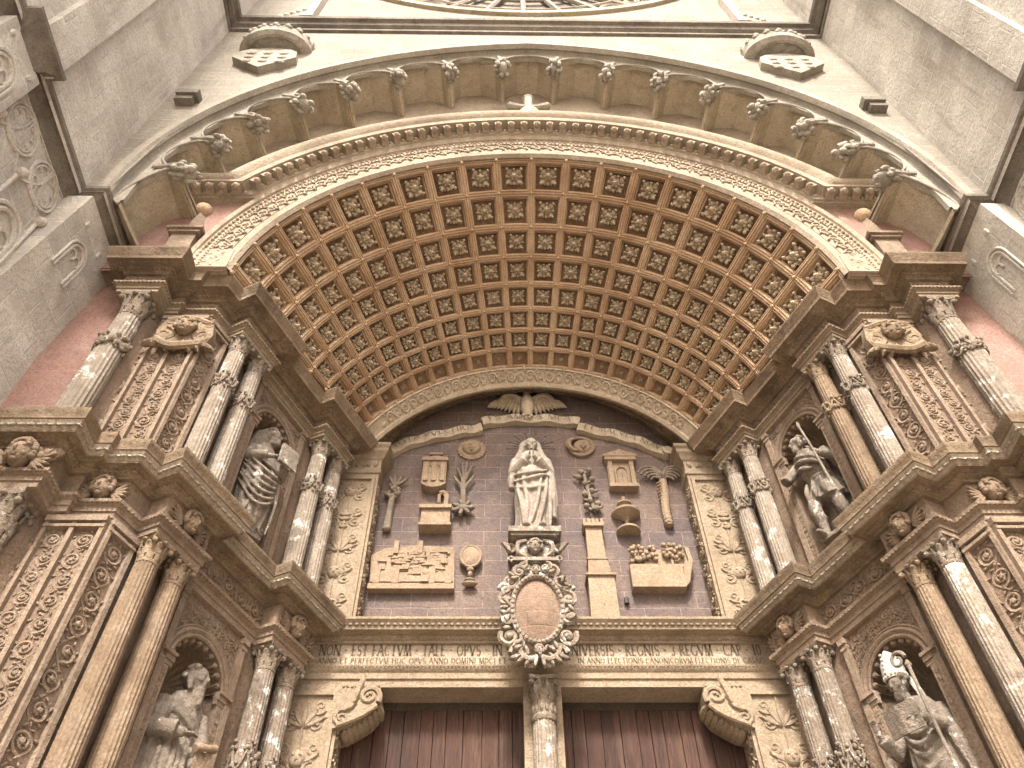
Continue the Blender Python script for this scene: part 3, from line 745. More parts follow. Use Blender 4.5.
# ================================================================ inner arch soffit and tympanum
TY = 8.15; TZ, TR = 9.33, 2.26
mb = MB(); n = 60
def tarc(r, zc, a1): return [(r*sin(a), zc+r*cos(a)) for a in [R(-a1+2*a1*k/n) for k in range(n+1)]]
ia = thing('inner_arch', 'carved stone arch over the tympanum with dark leafy underside', 'arch', (0, 7.9, 10))
e0 = tarc(VR1-.02, VZ1, 60)
rows = [[(x, 7.745, z) for x, z in tarc(VR1+.05, VZ1, 58)], [(x, 7.73, z) for x, z in tarc(VR1+.01, VZ1, 58)], [(x, 7.745, z) for x, z in tarc(VR1-.01, VZ1, 58)], [(x, 7.78, z) for x, z in tarc(VR1-.01, VZ1, 58)],
        [(x, 7.80, z) for x, z in tarc(VR1+.02, VZ1, 58)], [(x, 8.17, z) for x, z in tarc(2.3, 9.45, 69)]]
quad_grid(mb, rows)
for k in range(44):
    a = -58+116*(k+.5)/44
    def PI_(u, v, o, a=a):
        Y = 7.98+v; t_ = (Y-7.8)/.37; an = R(a*(1+.19*t_))+u/2.4; r = VR1+.02+(2.3-VR1-.02)*t_-o; return (r*sin(an), Y, VZ1+(9.45-VZ1)*t_+r*cos(an))
    spiral(mb, PI_, 0, 0, .06, .02, k, 1.3, .014, 10, .003, 1 if k % 2 else -1)
    for q in range(4): leaf(mb, PI_, 0.05*cos(q*1.57), .09*sin(q*1.57), q*1.57+.4, .09, .04, .003)
mb.build('soffit', 'cornice', ia)
mb = MB(); mb.add([(-2.5, TY, 6.9), (2.5, TY, 6.9), (2.5, TY, 11.8), (-2.5, TY, 11.8)], [(0, 1, 2, 3)])
tag(mb.build('tympanum', 'tymp', org=(0, TY, 7.2), smooth=False), 'purple brown ashlar tympanum wall behind the carved emblems', 'wall')

# ================================================================ side walls with niches, per storey
def wall_with_niche(mb, z0, z1, off, s0, s1, sc, r, zs, zf):
    """splay wall strip from s0..s1 with an arched opening (centre sc, radius r, springing zs, floor zf)"""
    def f(s, z): return SP(s, off, z)
    mb.add([f(s0, z0), f(sc-r, z0), f(sc-r, z1), f(s0, z1)], [(0, 1, 2, 3)])
    mb.add([f(sc+r, z0), f(s1, z0), f(s1, z1), f(sc+r, z1)], [(0, 1, 2, 3)])
    mb.add([f(sc-r, z0), f(sc+r, z0), f(sc+r, zf), f(sc-r, zf)], [(0, 1, 2, 3)])
    n = 18; lo = [f(sc+r*cos(a), zs+r*sin(a)) for a in [pi-pi*k/n for k in range(n+1)]]; hi = [f(sc+r*cos(a), z1) for a in [pi-pi*k/n for k in range(n+1)]]
    quad_grid(mb, [lo, hi])
NS, NR = 1.42, .345
def make_side(nm, mir, storey):
    low = storey == 'lower'
    z0, z1 = (0, 6.6) if low else (7.15, 9.75)
    zs, zf = (5.79, 4.05) if low else (8.94, 7.45)
    t = thing('portal_side', f'{storey} storey of the carved portal side on the {nm}, with a shell niche', 'wall', mx(SP(1.4, -.5, z0 if low else 7.2), mir), f'carved portal sides')
    bd = lambda m_, n_, mat, **k: m_.build(n_, mat, t, mirror=mir, **k)
    mb = MB()
    mb.add([(-JL-.02, 5.31, z0), (-3.775, 5.31, z0), (-3.775, 5.31, z1), (-JL-.02, 5.31, z1)], [(0, 1, 2, 3)])
    OW = -.50
    wall_with_niche(mb, z0, z1, OW, -.04, 2.75, NS, NR, zs, zf)
    mb.add([SP(-.6, -1.0, z0), SP(3.2, -1.0, z0), SP(3.2, -1.0, z1), SP(-.6, -1.0, z1)], [(0, 1, 2, 3)])
    bd(mb, 'masonry', 'panelshade', smooth=False)
    # raised fillets between the carved strips
    mb = MB(); zb = 3.0 if low else 7.2; zt = 6.42 if low else 9.48
    PF = lambda u, v, o: (-4.29+u, 5.31-o, v)
    PW = lambda u, v, o: SP(u, OW+o, v)
    cells = [(PF, -.36, -.31), (PF, .0, .03), (PF, .225, .265), (PF, .475, .512), (PW, -.035, .0), (PW, .235, .28), (PW, .93, 1.0), (PW, 1.84, 1.91), (PW, 2.68, 2.75)]
    for P_, a, b in cells: box(mb, a, b, zb, zt, -.01, .05, P_)
    # the small pilaster caps under the architrave
    for P_, a, b in ((PF, .0, .51), (PW, -.03, .28), (PW, .92, 1.0), (PW, 1.84, 1.92)): 
        box(mb, a-.005, b+.005, zt-.03, zt+.03, -.01, .07, P_); box(mb, a, b, zt-.09, zt-.06, -.01, .06, P_)
    bd(mb, 'pilaster_fillets', 'panel', smooth=False)
    mb = MB(); random.seed(3 if low else 9)
    for P_, a, b in ((PF, -.31, .0), (PF, .03, .225), (PF, .265, .475), (PW, .0, .235)):
        q = lambda u, v, o, P_=P_, a=a: P_(a+u, zb+.02+v, o)
        rinceau(mb, q, b-a, zt-zb-(.12 if (low or P_ is PW or a < 0) else .42))
    bd(mb, 'scroll_relief', 'panel')
    # niche: curved back, fluted shell hood
    mb = MB(); nb = 14
    dep = .40
    rows = []
    for z in (zf, zs+.03): rows.append([SP(NS-NR*1.0*cos(a), OW-dep*sin(a), z) for a in [pi*k/nb for k in range(nb+1)]])
    quad_grid(mb, rows[::-1])
    mb.add([SP(NS-NR, OW, zf), SP(NS+NR, OW, zf)]+[SP(NS-NR*cos(a), OW-dep*sin(a), zf) for a in [pi-pi*k/nb for k in range(nb+1)]], [tuple(range(nb+3))])
    nic = bd(mb, 'niche', 'portal')
    mb = MB(); rows = []; nf = 11; na = 88
    for j in range(13):
        b = (pi/2)*j/12
        row = []
        for i in range(na+1):
            a = pi*i/na
            k_ = 1.03-.17*cos(b)**.5*(1-abs(sin(nf*a/1.0)))
            rr = NR*cos(b)*k_
            row.append(SP(NS-rr*cos(a), OW-.0-dep*sin(b), zs+rr*sin(a)))
        rows.append(row)
    quad_grid(mb, rows[::-1])
    rows = []
    for j in range(7):
        b = (pi/2)*j/6; rows.append([SP(NS-NR*1.06*cos(b)*cos(a), OW-.012-dep*1.06*sin(b), zs-.03+(NR*1.06*cos(b))*sin(a)) for a in [pi*i/20 for i in range(21)]])
    quad_grid(mb, rows[::-1])
    bd(mb, 'shell_hood', 'portal').parent = nic
    mb = MB()
    for i in range(nf*1+1):
        a = pi*(i)/nf; rr = NR*.965
        if 0 < i < nf or True: ell(mb, SP(NS-rr*cos(a), OW-.02, zs+rr*sin(a)), (.03, .03, .03), 6, 5)
    # archivolt of the niche
    for rr, th in ((NR+.02, .018), (NR+.075, .026), (NR+.115, .014)):
        tube(mb, [SP(NS+rr*cos(a), OW+.015, zs+rr*sin(a)) for a in [pi-pi*k/24 for k in range(25)]], th, 6)
    quad_grid(mb, [[SP(NS+rr*cos(a), OW+.02, zs+rr*sin(a)) for a in [pi-pi*k/24 for k in range(25)]] for rr in (NR, NR+.11)])
    bd(mb, 'niche_archivolt', 'panel')
    mb = MB()
    for s in (-1, 1):
        for o1, za, zb2 in ((.05, -.05, .0), (.035, -.09, -.05), (.07, .0, .03)): 
            box(mb, NS+s*(NR+.05)-.085, NS+s*(NR+.05)+.085, -.01, o1, zs+za, zs+zb2, lambda u, o, v: SP(u, OW+o, v))
        box(mb, NS+s*(NR+.05)-.055, NS+s*(NR+.05)+.055, -.01, .03, zf, zs-.09, lambda u, o, v: SP(u, OW+o, v))
        q = lambda u, v, o, s=s: SP(NS+s*(NR+.05)-.04+u, OW+.03+o, zf+v)
        candelabra(mb, q, .08, zs-.12-zf)
    bd(mb, 'niche_jambs', 'panel')
    # leafy spandrels
    mb = MB(); q = lambda u, v, o: SP(u, OW+o, v)
    inside = lambda u, v: (hypot(u-NS, v-zs) > NR+.15 if v > zs else abs(u-NS) > NR+.155) and v < zt-.02
    foliage_mass(mb, q, inside, 1.0, 1.84, zs-.3, zt-.03, .043, 170, 5)
    bd(mb, 'leaf_spandrel', 'panel')
    if not low:
        # mask cartouche at the head of the front strips
        mb = MB(); q = lambda u, v, o: (-3.93+u*1.0, 5.27-o*1.0+.12*u, 9.14+(v-9.12)*1.05)
        face(mb, q, .0, 9.14, .12, .06, True, False, 3 if mir else 2)
        for k in range(10): leaf(mb, q, (-.25+.055*k), 8.94+.02*(k % 3), -pi/2+.2*(k-4.5), .16, .07, .04, .8)
        extrude(mb, [(-.25, 8.92), (.25, 8.92), (.3, 9.1), (.25, 9.32), (-.25, 9.32), (-.3, 9.1)], -.06, .05, lambda x, y, z: q(x, z, -y))
        for s in (-1, 1):
            spiral(mb, q, s*.2, 9.05, .12, .03, pi/2, 1.2, .035, 16, .05, s, 1); spiral(mb, q, s*.19, 9.27, .10, .03, -pi/2, 1.1, .03, 14, .05, -s, 1)
        tube(mb, smooth_curve([(-.26, 8.95, .05), (-.1, 8.84, .07), (.08, 8.86, .08), (.26, 8.97, .05)], 4), .05, 7, q)
        tube(mb, smooth_curve([(-.24, 9.3, .04), (0, 9.36, .06), (.24, 9.3, .04)], 4), .04, 7, q)
        bd(mb, 'mask_cartouche', 'capital')
    return t
for nm, mir in SIDES:
    make_side(nm, mir, 'lower'); make_side(nm, mir, 'upper')

# ================================================================ entablatures
def entablature(nm, mir, low):
    st = 'lower' if low else 'upper'
    t = thing('entablature', f'{"heavy lower" if low else "upper"} entablature stepping along the {nm} side of the portal', 'cornice', mx(SP(1.2, -.3, 6.47 if low else 9.52), mir), 'stepped portal entablatures')
    bd = lambda m_, n_, mat, **k: m_.build(n_, mat, t, mirror=mir, **k)
    path = FPATH
    if low: a, f0, f1, c1 = 6.47, 6.64, 6.90, 7.20
    else: a, f0, f1, c1 = 9.52, 9.66, 9.84, 10.10
    mb = MB(); h = f0-a
    sweep(mb, path, [(-.25, a), (.0, a), (.0, a+h*.35), (.015, a+h*.36), (.015, a+h*.68), (.03, a+h*.72), (.055, a+h*.82), (.06, f0), (-.02, f0+.004)])
    bd(mb, 'architrave', 'panel' if low else 'jamb')
    mb = MB(); H = c1-f1
    if low: sweep(mb, path, [(-.01, f1), (.03, f1+.005), (.035, f1+H*.08), (.06, f1+H*.12), (.085, f1+H*.18), (.085, f1+H*.24), (.15, f1+H*.27), (.152, f1+H*.24), (.165, f1+H*.24), (.165, f1+H*.33), (.215, f1+H*.58), (.23, f1+H*.60), (.23, f1+H*.68), (.24, f1+H*.80), (.25, f1+H*.88), (.25, c1), (-.5, c1+.006)])
    else: sweep(mb, path, [(-.01, f1), (.03, f1+.005), (.035, f1+H*.10), (.06, f1+H*.16), (.09, f1+H*.22), (.09, f1+H*.30), (.175, f1+H*.34), (.18, f1+H*.30), (.20, f1+H*.30), (.20, f1+H*.52), (.205, f1+H*.55), (.215, f1+H*.62), (.225, f1+H*.74), (.245, f1+H*.88), (.25, f1+H*.92), (.25, c1), (-.5, c1+.006)])
    pl = [(p_[0], p_[1]) for p_ in path]+[(-2.05, 8.2), (-5.6, 8.2), (-5.6, 4.97), (-4.86, 4.97)]
    mb.add([(x, y, c1-.012) for x, y in pl], [tuple(range(len(pl)))])
    # dentils, eggs, studs
    for x, y, dx, dy in along(path, .075, .05): ell(mb, (x, y, f1+H*.19), (.018, .018, H*.07), 6, 4)
    for x, y, dx, dy in along(path, .135, .15): ell(mb, (x, y, f1+H*.31), (.016, .016, .012), 6, 4)
    lm = MB()
    if low:
        sweep(lm, path, [(.163, f1+H*.30), (.172, f1+H*.33), (.221, f1+H*.57), (.214, f1+H*.595)])
        for i, (x, y, dx, dy) in enumerate(along(path, .194, .085)):
            Rz = Matrix.Rotation(atan2(dy, dx), 3, 'Z') @ Matrix.Rotation(-.62, 3, 'X')
            for sg in (-1, 1):
                rot = Rz @ Matrix.Rotation(sg*.7+random.uniform(-.2, .2), 3, 'Y')
                ell(lm, (x+dx*.020*sg, y+dy*.020*sg, f1+H*.45), (.040, .013, .018), 7, 4, ID, rot)
            ell(lm, (x+dx*.042, y+dy*.042, f1+H*.50), (.014, .014, .016), 6, 4)
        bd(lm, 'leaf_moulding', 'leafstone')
    for x, y, dx, dy in along(path, .058, .045): ell(mb, (x, y, a+h*.78), (.014, .014, .014), 5, 3)
    bd(mb, 'cornice', 'cornice')
    # frieze with its carving
    mb = MB(); sweep(mb, path, [(-.004, f0-.01), (-.004, f1+.01)])
    fz = f1-f0
    for i in range(len(path)-1):
        (xa, ya), (xb, yb) = path[i], path[i+1]; l = hypot(xb-xa, yb-ya)
        if l < .3: continue
        ux, uy = (xb-xa)/l, (yb-ya)/l
        q = lambda u, v, o, xa=xa, ya=ya, ux=ux, uy=uy: (xa+ux*u+uy*o, ya+uy*u-ux*o, f0+.01+v)
        if l > .7 or not low:
            rinceau(mb, lambda u, v, o, q=q: q(v+.02, fz-.02-u, o), fz-.02, l-.04)
        else:
            face(mb, q, l*.5, fz*.47, fz*.43, .0, True, True, i)
            for s in (-1, 1): spiral(mb, q, l*.5+s*l*.36, fz*.5, fz*.3, fz*.06, pi/2, 1.3, .014, 14, .006, s)
    bd(mb, 'frieze', 'portal')
    if low:
        # cherub head on the outer projecting block
        mb = MB(); q = lambda u, v, o: (-4.52+u, 4.93-o, v)
        face(mb, q, 0, 6.76, .135, .04, True, True, 4)
        for k in range(14):
            rnd = random.Random(k+(50 if mir else 0)); ell(mb, q(rnd.uniform(.08, .26), 6.72+rnd.uniform(-.1, .16), rnd.uniform(0, .06)), (.05, .05, .05), 7, 5)
            ell(mb, q(-rnd.uniform(.1, .24), 6.72+rnd.uniform(-.1, .16), rnd.uniform(0, .05)), (.05, .05, .05), 7, 5)
        bd(mb, 'cherub_head', 'portal')
    return t
for nm, mir in SIDES:
    entablature(nm, mir, True); entablature(nm, mir, False)

# ================================================================ columns
def shaft_mesh(r, z0, z1, name, mat, flutes=20):
    mb = MB()
    k = 12; prof = []
    for i in range(k+1):
        t = i/k; prof.append((r*(1.0-.15*t**1.8), z0+(z1-z0)*t))
    fl = lambda a, z: 1-.085*abs(sin(a*flutes/2))**.8
    lathe(mb, prof, flutes*6, fl=fl)
    return mb
def capital_mb(r, h, z):
    """corinthian capital: bell, two rings of leaves, volutes, abacus"""
    mb = MB()
    lathe(mb, [(r*.80, z-.035*h/.2), (r*1.0, z-.03*h/.2), (r*1.03, z-.012), (r*.95, z), (r*.84, z+.004)], 20)
    lathe(mb, [(r*.84, z), (r*.86, z+h*.45), (r*1.0, z+h*.75), (r*1.15, z+h*.86)], 20)
    for ring, (zz, hh, cnt, ph, rr) in enumerate(((z+.0, h*.46, 8, 0, .90), (z+h*.2, h*.52, 8, pi/8, .95))):
        for i in range(cnt):
            a = 2*pi*i/cnt+ph
            pts = [(rr*r, 0), (rr*r*1.05, hh*.4), (rr*r*1.14, hh*.75), (rr*r*1.32, hh*.98), (rr*r*1.42, hh*.88)]
            rad = [r*.30, r*.34, r*.30, r*.22, r*.10]
            tube(mb, [(p*cos(a), p*sin(a), zz+q) for p, q in pts], rad, 6, flat=.35, up=(cos(a), sin(a), 0.3))
    for i in range(4):
        a = pi/4+i*pi/2
        tube(mb, [(r*1.0*cos(a), r*1.0*sin(a), z+h*.5), (r*1.25*cos(a), r*1.25*sin(a), z+h*.78), (r*1.5*cos(a), r*1.5*sin(a), z+h*.84)], [r*.14, r*.16, r*.18], 6)
        ell(mb, (r*1.5*cos(a), r*1.5*sin(a), z+h*.72), (r*.26, r*.26, r*.26), 8, 6)
        b = i*pi/2; ell(mb, (r*1.22*cos(b), r*1.22*sin(b), z+h*.86), (r*.24, r*.24, r*.2), 7, 5)
        for s in (-1, 1): ell(mb, (r*1.12*cos(b+s*.35), r*1.12*sin(b+s*.35), z+h*.74), (r*.17, r*.17, r*.17), 7, 5)
    n = 24; rows = []
    for zz, k in ((z+h*.86, .96), (z+h*.92, 1.0), (z+h, 1.03)):
        row = []
        for i in range(n):
            a = 2*pi*i/n; c_, s_ = cos(a), sin(a); m_ = max(abs(c_), abs(s_)); sq = 1/m_
            q = 1.26*sq*(1-.13*(1-abs(abs(c_)-abs(s_)))**0*(m_-.7071)/.2929)
            row.append((r*k*q*c_, r*k*q*s_, zz))
        rows.append(row)
    b0 = len(mb.v); quad_grid(mb, rows, close_u=True); mb.f.append(tuple(b0+2*n+i for i in range(n))); mb.f.append(tuple(b0+i for i in range(n))[::-1])
    return mb
def base_mb(r, z0, z1):
    mb = MB(); h = z1-z0
    box(mb, -r*1.4, r*1.4, -r*1.4, r*1.4, z0, z0+h*.3)
    lathe(mb, [(r*1.38, z0+h*.3), (r*1.42, z0+h*.45), (r*1.3, z0+h*.6), (r*1.12, z0+h*.66), (r*1.1, z0+h*.75), (r*1.22, z0+h*.82), (r*1.18, z0+h*.92), (r*1.0, z1)], 24)
    return mb
def band_mb(r, z, h, seed):
    """carved ring of garlands and lumps"""
    rnd = random.Random(seed); mb = MB()
    for i in range(58):
        a = rnd.uniform(0, 2*pi); q = rnd.uniform(-.6, .6); s = rnd.uniform(.10, .24)*r*1.25*(1-.5*abs(q))
        ell(mb, (r*1.03*cos(a), r*1.03*sin(a), z+q*h), (s, s, s*1.1), 6, 5)
    for i in range(5):
        a0 = 2*pi*i/5+.3; tube(mb, [(r*1.1*cos(a0+t*2*pi/5), r*1.1*sin(a0+t*2*pi/5), z+h*.3-h*.75*sin(pi*t)) for t in [k/8 for k in range(9)]], r*.11, 5)
        ell(mb, (r*1.18*cos(a0), r*1.18*sin(a0), z+h*.32), (r*.2, r*.2, r*.22), 7, 5)
    return mb
PROTO = {}
def column(low, outer, style, loc, rot, label):
    """style: brown, pale, lichen"""
    r = .115 if not outer else .15
    if low: zb, zn, zt = 2.75, (6.25 if not outer else 5.98), 6.47
    else: zb, zn, zt = 7.21, (9.30 if not outer else 9.20), 9.52
    key = (low, outer, style)
    o = thing('fluted_column', label, 'column', (loc[0], loc[1], zb), ('lower' if low else 'upper')+' fluted columns', rot)
    if key in PROTO:
        for src in PROTO[key]:
            c = src.copy(); COL.objects.link(c); c.parent = o
        return o
    parts = []
    sm = {'brown': 'colbrown', 'pale': 'colpale', 'lichen': 'collichen'}[style]; cmat = 'capital' if style == 'brown' else 'capitalpale'
    H = zt-zb; zsh = .22
    parts.append(base_mb(r, 0, zsh).build('base', 'colbrown', o, org=(0, 0, 0)))
    parts.append(shaft_mesh(r, zsh, zn-zb, 'shaft', sm).build('shaft', sm, o, org=(0, 0, 0), smooth=True, angle=0))
    parts.append(capital_mb(r*.86, zt-zn, zn-zb).build('capital', cmat, o, org=(0, 0, 0)))
    if not low: parts.append(band_mb(r*.93, (zn-zb)-.56, .2, 3 if outer else 8).build('ornament_band', 'capitalpale' if style != 'brown' else 'capital', o, org=(0, 0, 0)))
    elif style == 'lichen': parts.append(band_mb(r*.93, (zn-zb)-.92, .26, 5).build('ornament_band', 'capitalpale', o, org=(0, 0, 0)))
    PROTO[key] = parts
    return o
ss = (.385, .71, 2.15, 2.485)
styles = {('lower', 'left'): ('brown', 'brown', 'lichen', 'lichen'), ('lower', 'right'): ('pale', 'brown', 'lichen', 'lichen'),
          ('upper', 'left'): ('pale', 'pale', 'pale', 'pale'), ('upper', 'right'): ('pale', 'brown', 'pale', 'pale')}
look = {'brown': 'brown', 'pale': 'bleached', 'lichen': 'lichen-spotted'}
where = ('outer column of the pair before the niche', 'inner column of the pair before the niche', 'first column of the pair beyond the niche', 'innermost column beside the central bay')
for nm, mir in SIDES:
    for st in ('lower', 'upper'):
        low = st == 'lower'
        p = mx((-4.52, 5.08, 0), mir)
        column(low, True, 'pale', p, 0, f'{"stout weathered" if low else "banded bleached"} single column at the outer {nm} end, {st} storey')
        for i, s in enumerate(ss):
            q = mx(SP(s, -.365, 0), mir); sy = styles[(st, nm)][i]
            column(low, False, sy, q, -SPLAY_ANG if mir else SPLAY_ANG, f'{look[sy]} fluted {where[i]}, {st} storey on the {nm}')

# ================================================================ jamb pilasters beside tympanum and door
for nm, mir in SIDES:
    for low in (True, False):
        z0, z1 = (0, 6.47) if low else (7.2, 9.62)
        t = thing('jamb_pilaster', f'golden carved pilaster panel {"beside the door" if low else "flanking the tympanum"} on the {nm}', 'pilaster', mx((-2.35, 7.85, z0), mir), 'carved jamb pilasters')
        yf = 7.84
        mb = MB(); box(mb, -2.85, -2.08, yf, TY+.1, z0, z1)
        if not low:
            mb2 = MB(); 
            sweep(mb2, [(-2.9, yf), (-2.08, yf), (-2.08, 8.2)], [(0, 9.60), (.02, 9.61), (.02, 9.66), (.01, 9.68), (.01, 9.86), (.04, 9.88), (.06, 9.94), (.09, 9.97), (.09, 10.03), (.12, 10.06), (.12, 10.11), (-.3, 10.115)])
            q = lambda u, v, o: (-2.72+u, yf-.01-o, 9.70+v)
            for k in range(8): leaf(mb2, q, .04+.075*k, .02, pi/2+(-.3 if k % 2 else .3), .12, .06, .004)
            mb2.build('capital', 'jamb', t, mirror=mir)
        mb.build('pier', 'jamb', t, mirror=mir, smooth=False)
        mb = MB(); zb = 3.6 if low else 7.24; zt = z1-.1
        for a, b in ((-2.72, -2.68), (-2.16, -2.115)): box(mb, a, b, yf-.035, yf+.01, zb, zt)
        box(mb, -2.68, -2.16, yf-.035, yf+.01, zt-.04, zt)
        mb.build('frame', 'jamb', t, mirror=mir, smooth=False)
        mb = MB(); random.seed(5); q = lambda u, v, o: (-2.66+u, yf-o, zb+.03+v)
        candelabra(mb, q, .48, zt-.06-zb)
        q2 = lambda u, v, o: (-2.08+o, yf+.02+u, zb+.03+v)
        rinceau(mb, q2, .26, zt-.1-zb)
        mb.build('arabesque_relief', 'jamb', t, mirror=mir)

# ================================================================ lintel with inscription
LY = 7.90
li = thing('lintel', 'carved stone lintel with a Latin inscription above the double door', 'lintel', (0, LY, 6.47))
lp = [(-2.62, LY), (2.62, LY)]
mb = MB(); sweep(mb, lp, [(.25, 6.47-.0)] and [(-.30, 6.47), (.0, 6.47), (.0, 6.55), (.02, 6.56), (.02, 6.63), (.05, 6.66), (.06, 6.70), (.02, 6.71), (.0, 6.73)]); mb.build('architrave', 'jamb', li)
mb = MB(); sweep(mb, lp, [(-.002, 6.72), (-.002, 7.0)]); mb.build('frieze', 'archi', li)
mb = MB(); sweep(mb, lp, [(0, 6.985), (.03, 6.99), (.03, 7.02), (.06, 7.04), (.06, 7.07), (.16, 7.075), (.17, 7.12), (.20, 7.15), (.22, 7.17), (.22, 7.20), (-.35, 7.206)])
for x, y, dx, dy in along(lp, .045, .045): ell(mb, (x, y, 7.03), (.014, .016, .016), 6, 4)
for x, y, dx, dy in along(lp, .055, .04): ell(mb, (x, y, 6.685), (.013, .013, .013), 5, 3)
for x, y, dx, dy in along(lp, .18, .07): ell(mb, (x, y, 7.13), (.03, .015, .02), 6, 4)
mb.build('cornice', 'jamb', li)
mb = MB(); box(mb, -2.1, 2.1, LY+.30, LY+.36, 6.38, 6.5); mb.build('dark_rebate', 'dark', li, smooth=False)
# roman lettering: strokes on a 0..1 grid (x0,y0,x1,y1,weight) and arcs (cx,cy,rx,ry,a0,a1)
GL = {
 'N': (.85, [(.1, 0, .1, 1, .6), (.1, 1, .78, 0, 1), (.78, 0, .78, 1, .6)], []), 'I': (.35, [(.17, 0, .17, 1, 1)], []),
 'E': (.62, [(.12, 0, .12, 1, 1), (.12, 1, .56, 1, .5), (.12, .52, .48, .52, .5), (.12, 0, .58, 0, .5)], []), 'F': (.6, [(.12, 0, .12, 1, 1), (.12, 1, .56, 1, .5), (.12, .5, .46, .5, .5)], []),
 'T': (.72, [(.36, 0, .36, 1, 1), (.02, 1, .7, 1, .5)], []), 'L': (.6, [(.12, 0, .12, 1, 1), (.12, 0, .56, 0, .5)], []),
 'A': (.8, [(.02, 0, .4, 1, .6), (.4, 1, .78, 0, 1), (.18, .36, .62, .36, .5)], []), 'V': (.8, [(.02, 1, .4, 0, 1), (.4, 0, .78, 1, .6)], []),
 'M': (.95, [(.06, 0, .16, 1, .6), (.16, 1, .47, 0, 1), (.47, 0, .78, 1, .6), (.78, 1, .9, 0, 1)], []),
 'O': (.88, [], [(.43, .5, .38, .5, 0, 360)]), 'C': (.78, [], [(.44, .5, .38, .5, 50, 310)]), 'G': (.84, [(.74, .42, .74, .1, .9)], [(.44, .5, .38, .5, 45, 320)]),
 'S': (.6, [], [(.3, .74, .22, .26, 30, 270), (.3, .25, .24, .26, -150, 90)]), 'P': (.62, [(.12, 0, .12, 1, 1)], [(.14, .74, .4, .26, -90, 90)]),
 'R': (.72, [(.12, 0, .12, 1, 1), (.3, .48, .68, 0, 1)], [(.14, .74, .38, .26, -90, 90)]), 'D': (.82, [(.12, 0, .12, 1, 1)], [(.14, .5, .6, .5, -90, 90)]),
 'B': (.66, [(.12, 0, .12, 1, 1)], [(.14, .75, .36, .25, -90, 90), (.14, .25, .42, .25, -90, 90)]), 'H': (.84, [(.12, 0, .12, 1, 1), (.74, 0, .74, 1, 1), (.12, .5, .74, .5, .5)], []),
 'Q': (.9, [(.5, .1, .86, -.18, .9)], [(.43, .5, .38, .5, 0, 360)]), '3': (.55, [], [(.25, .75, .2, .25, -80, 150), (.25, .25, .23, .25, -150, 80)]), '1': (.35, [(.17, 0, .17, 1, 1)], []), '0': (.6, [], [(.3, .5, .24, .5, 0, 360)]),
 '.': (.3, [(.1, .45, .16, .52, 1.2)], []), ' ': (.4, [], [])}
def write(mb, text, h, P, wt=.13, fit=None, start=0.):
    wid = sum(GL[c][0]+.12 for c in text)*h; k = fit/wid if fit else 1
    u = start
    for ch in text:
        adv, st, ar = GL[ch]
        X = lambda x: u+x*h*k
        for x0, y0, x1, y1, wgt in st:
            dx, dy = (x1-x0)*k, y1-y0; l = hypot(dx, dy) or 1; px, py = -dy/l*wt*wgt*h*.5, dx/l*wt*wgt*h*.5
            mb.add([P(X(x0)+px, y0*h+py, 0), P(X(x0)-px, y0*h-py, 0), P(X(x1)-px, y1*h-py, 0), P(X(x1)+px, y1*h+py, 0)], [(0, 1, 2, 3)])
            if abs(dy) > .8*h*0+.5:                      # serifs
                for xx, yy in ((x0, y0), (x1, y1)): 
                    s = .13*h; q = .028*h
                    mb.add([P(X(xx)-s, yy*h-q, .0004), P(X(xx)+s, yy*h-q, .0004), P(X(xx)+s, yy*h+q, .0004), P(X(xx)-s, yy*h+q, .0004)], [(0, 1, 2, 3)])
        for cx, cy, rx, ry, a0, a1 in ar:
            n = 16; ri = []; rout = []
            for i in range(n+1):
                a = R(a0+(a1-a0)*i/n); th = wt*(.45+.55*abs(cos(a)))*.5
                ri.append(P(X(cx+(rx-th)*cos(a)), (cy+(ry-th)*sin(a))*h, .0002)); rout.append(P(X(cx+(rx+th)*cos(a)), (cy+(ry+th)*sin(a))*h, .0002))
            quad_grid(mb, [ri, rout])
        u += (adv+.12)*h*k
    return u
PL = lambda u, v, o: (u, LY-.006-o, v)
mb = MB(); write(mb, 'NON . EST FACTVM . TALE . OPVS . IN V', .125, lambda u, v, o: PL(u-2.42, v+6.855, o), .15, 2.12); write(mb, 'NIVERSIS . REGNIS . 3 REGVM . CAP . 10', .125, lambda u, v, o: PL(u+.34, v+6.855, o), .15, 2.1)
mb.build('inscription_lettering', 'letter', li, smooth=False)
mb = MB(); write(mb, 'ANNO ET PERFECTVM HOC OPVS ANNO DOMINI MDCI ET', .062, lambda u, v, o: PL(u-2.42, v+6.755, o), .15, 2.05); write(mb, 'IN ANNO ELECTIONIS CANONICORVM ELECTIONIS DE CASAIS', .062, lambda u, v, o: PL(u+.4, v+6.755, o), .15, 2.05)
mb.build('inscription_lettering', 'letter', li, smooth=False)

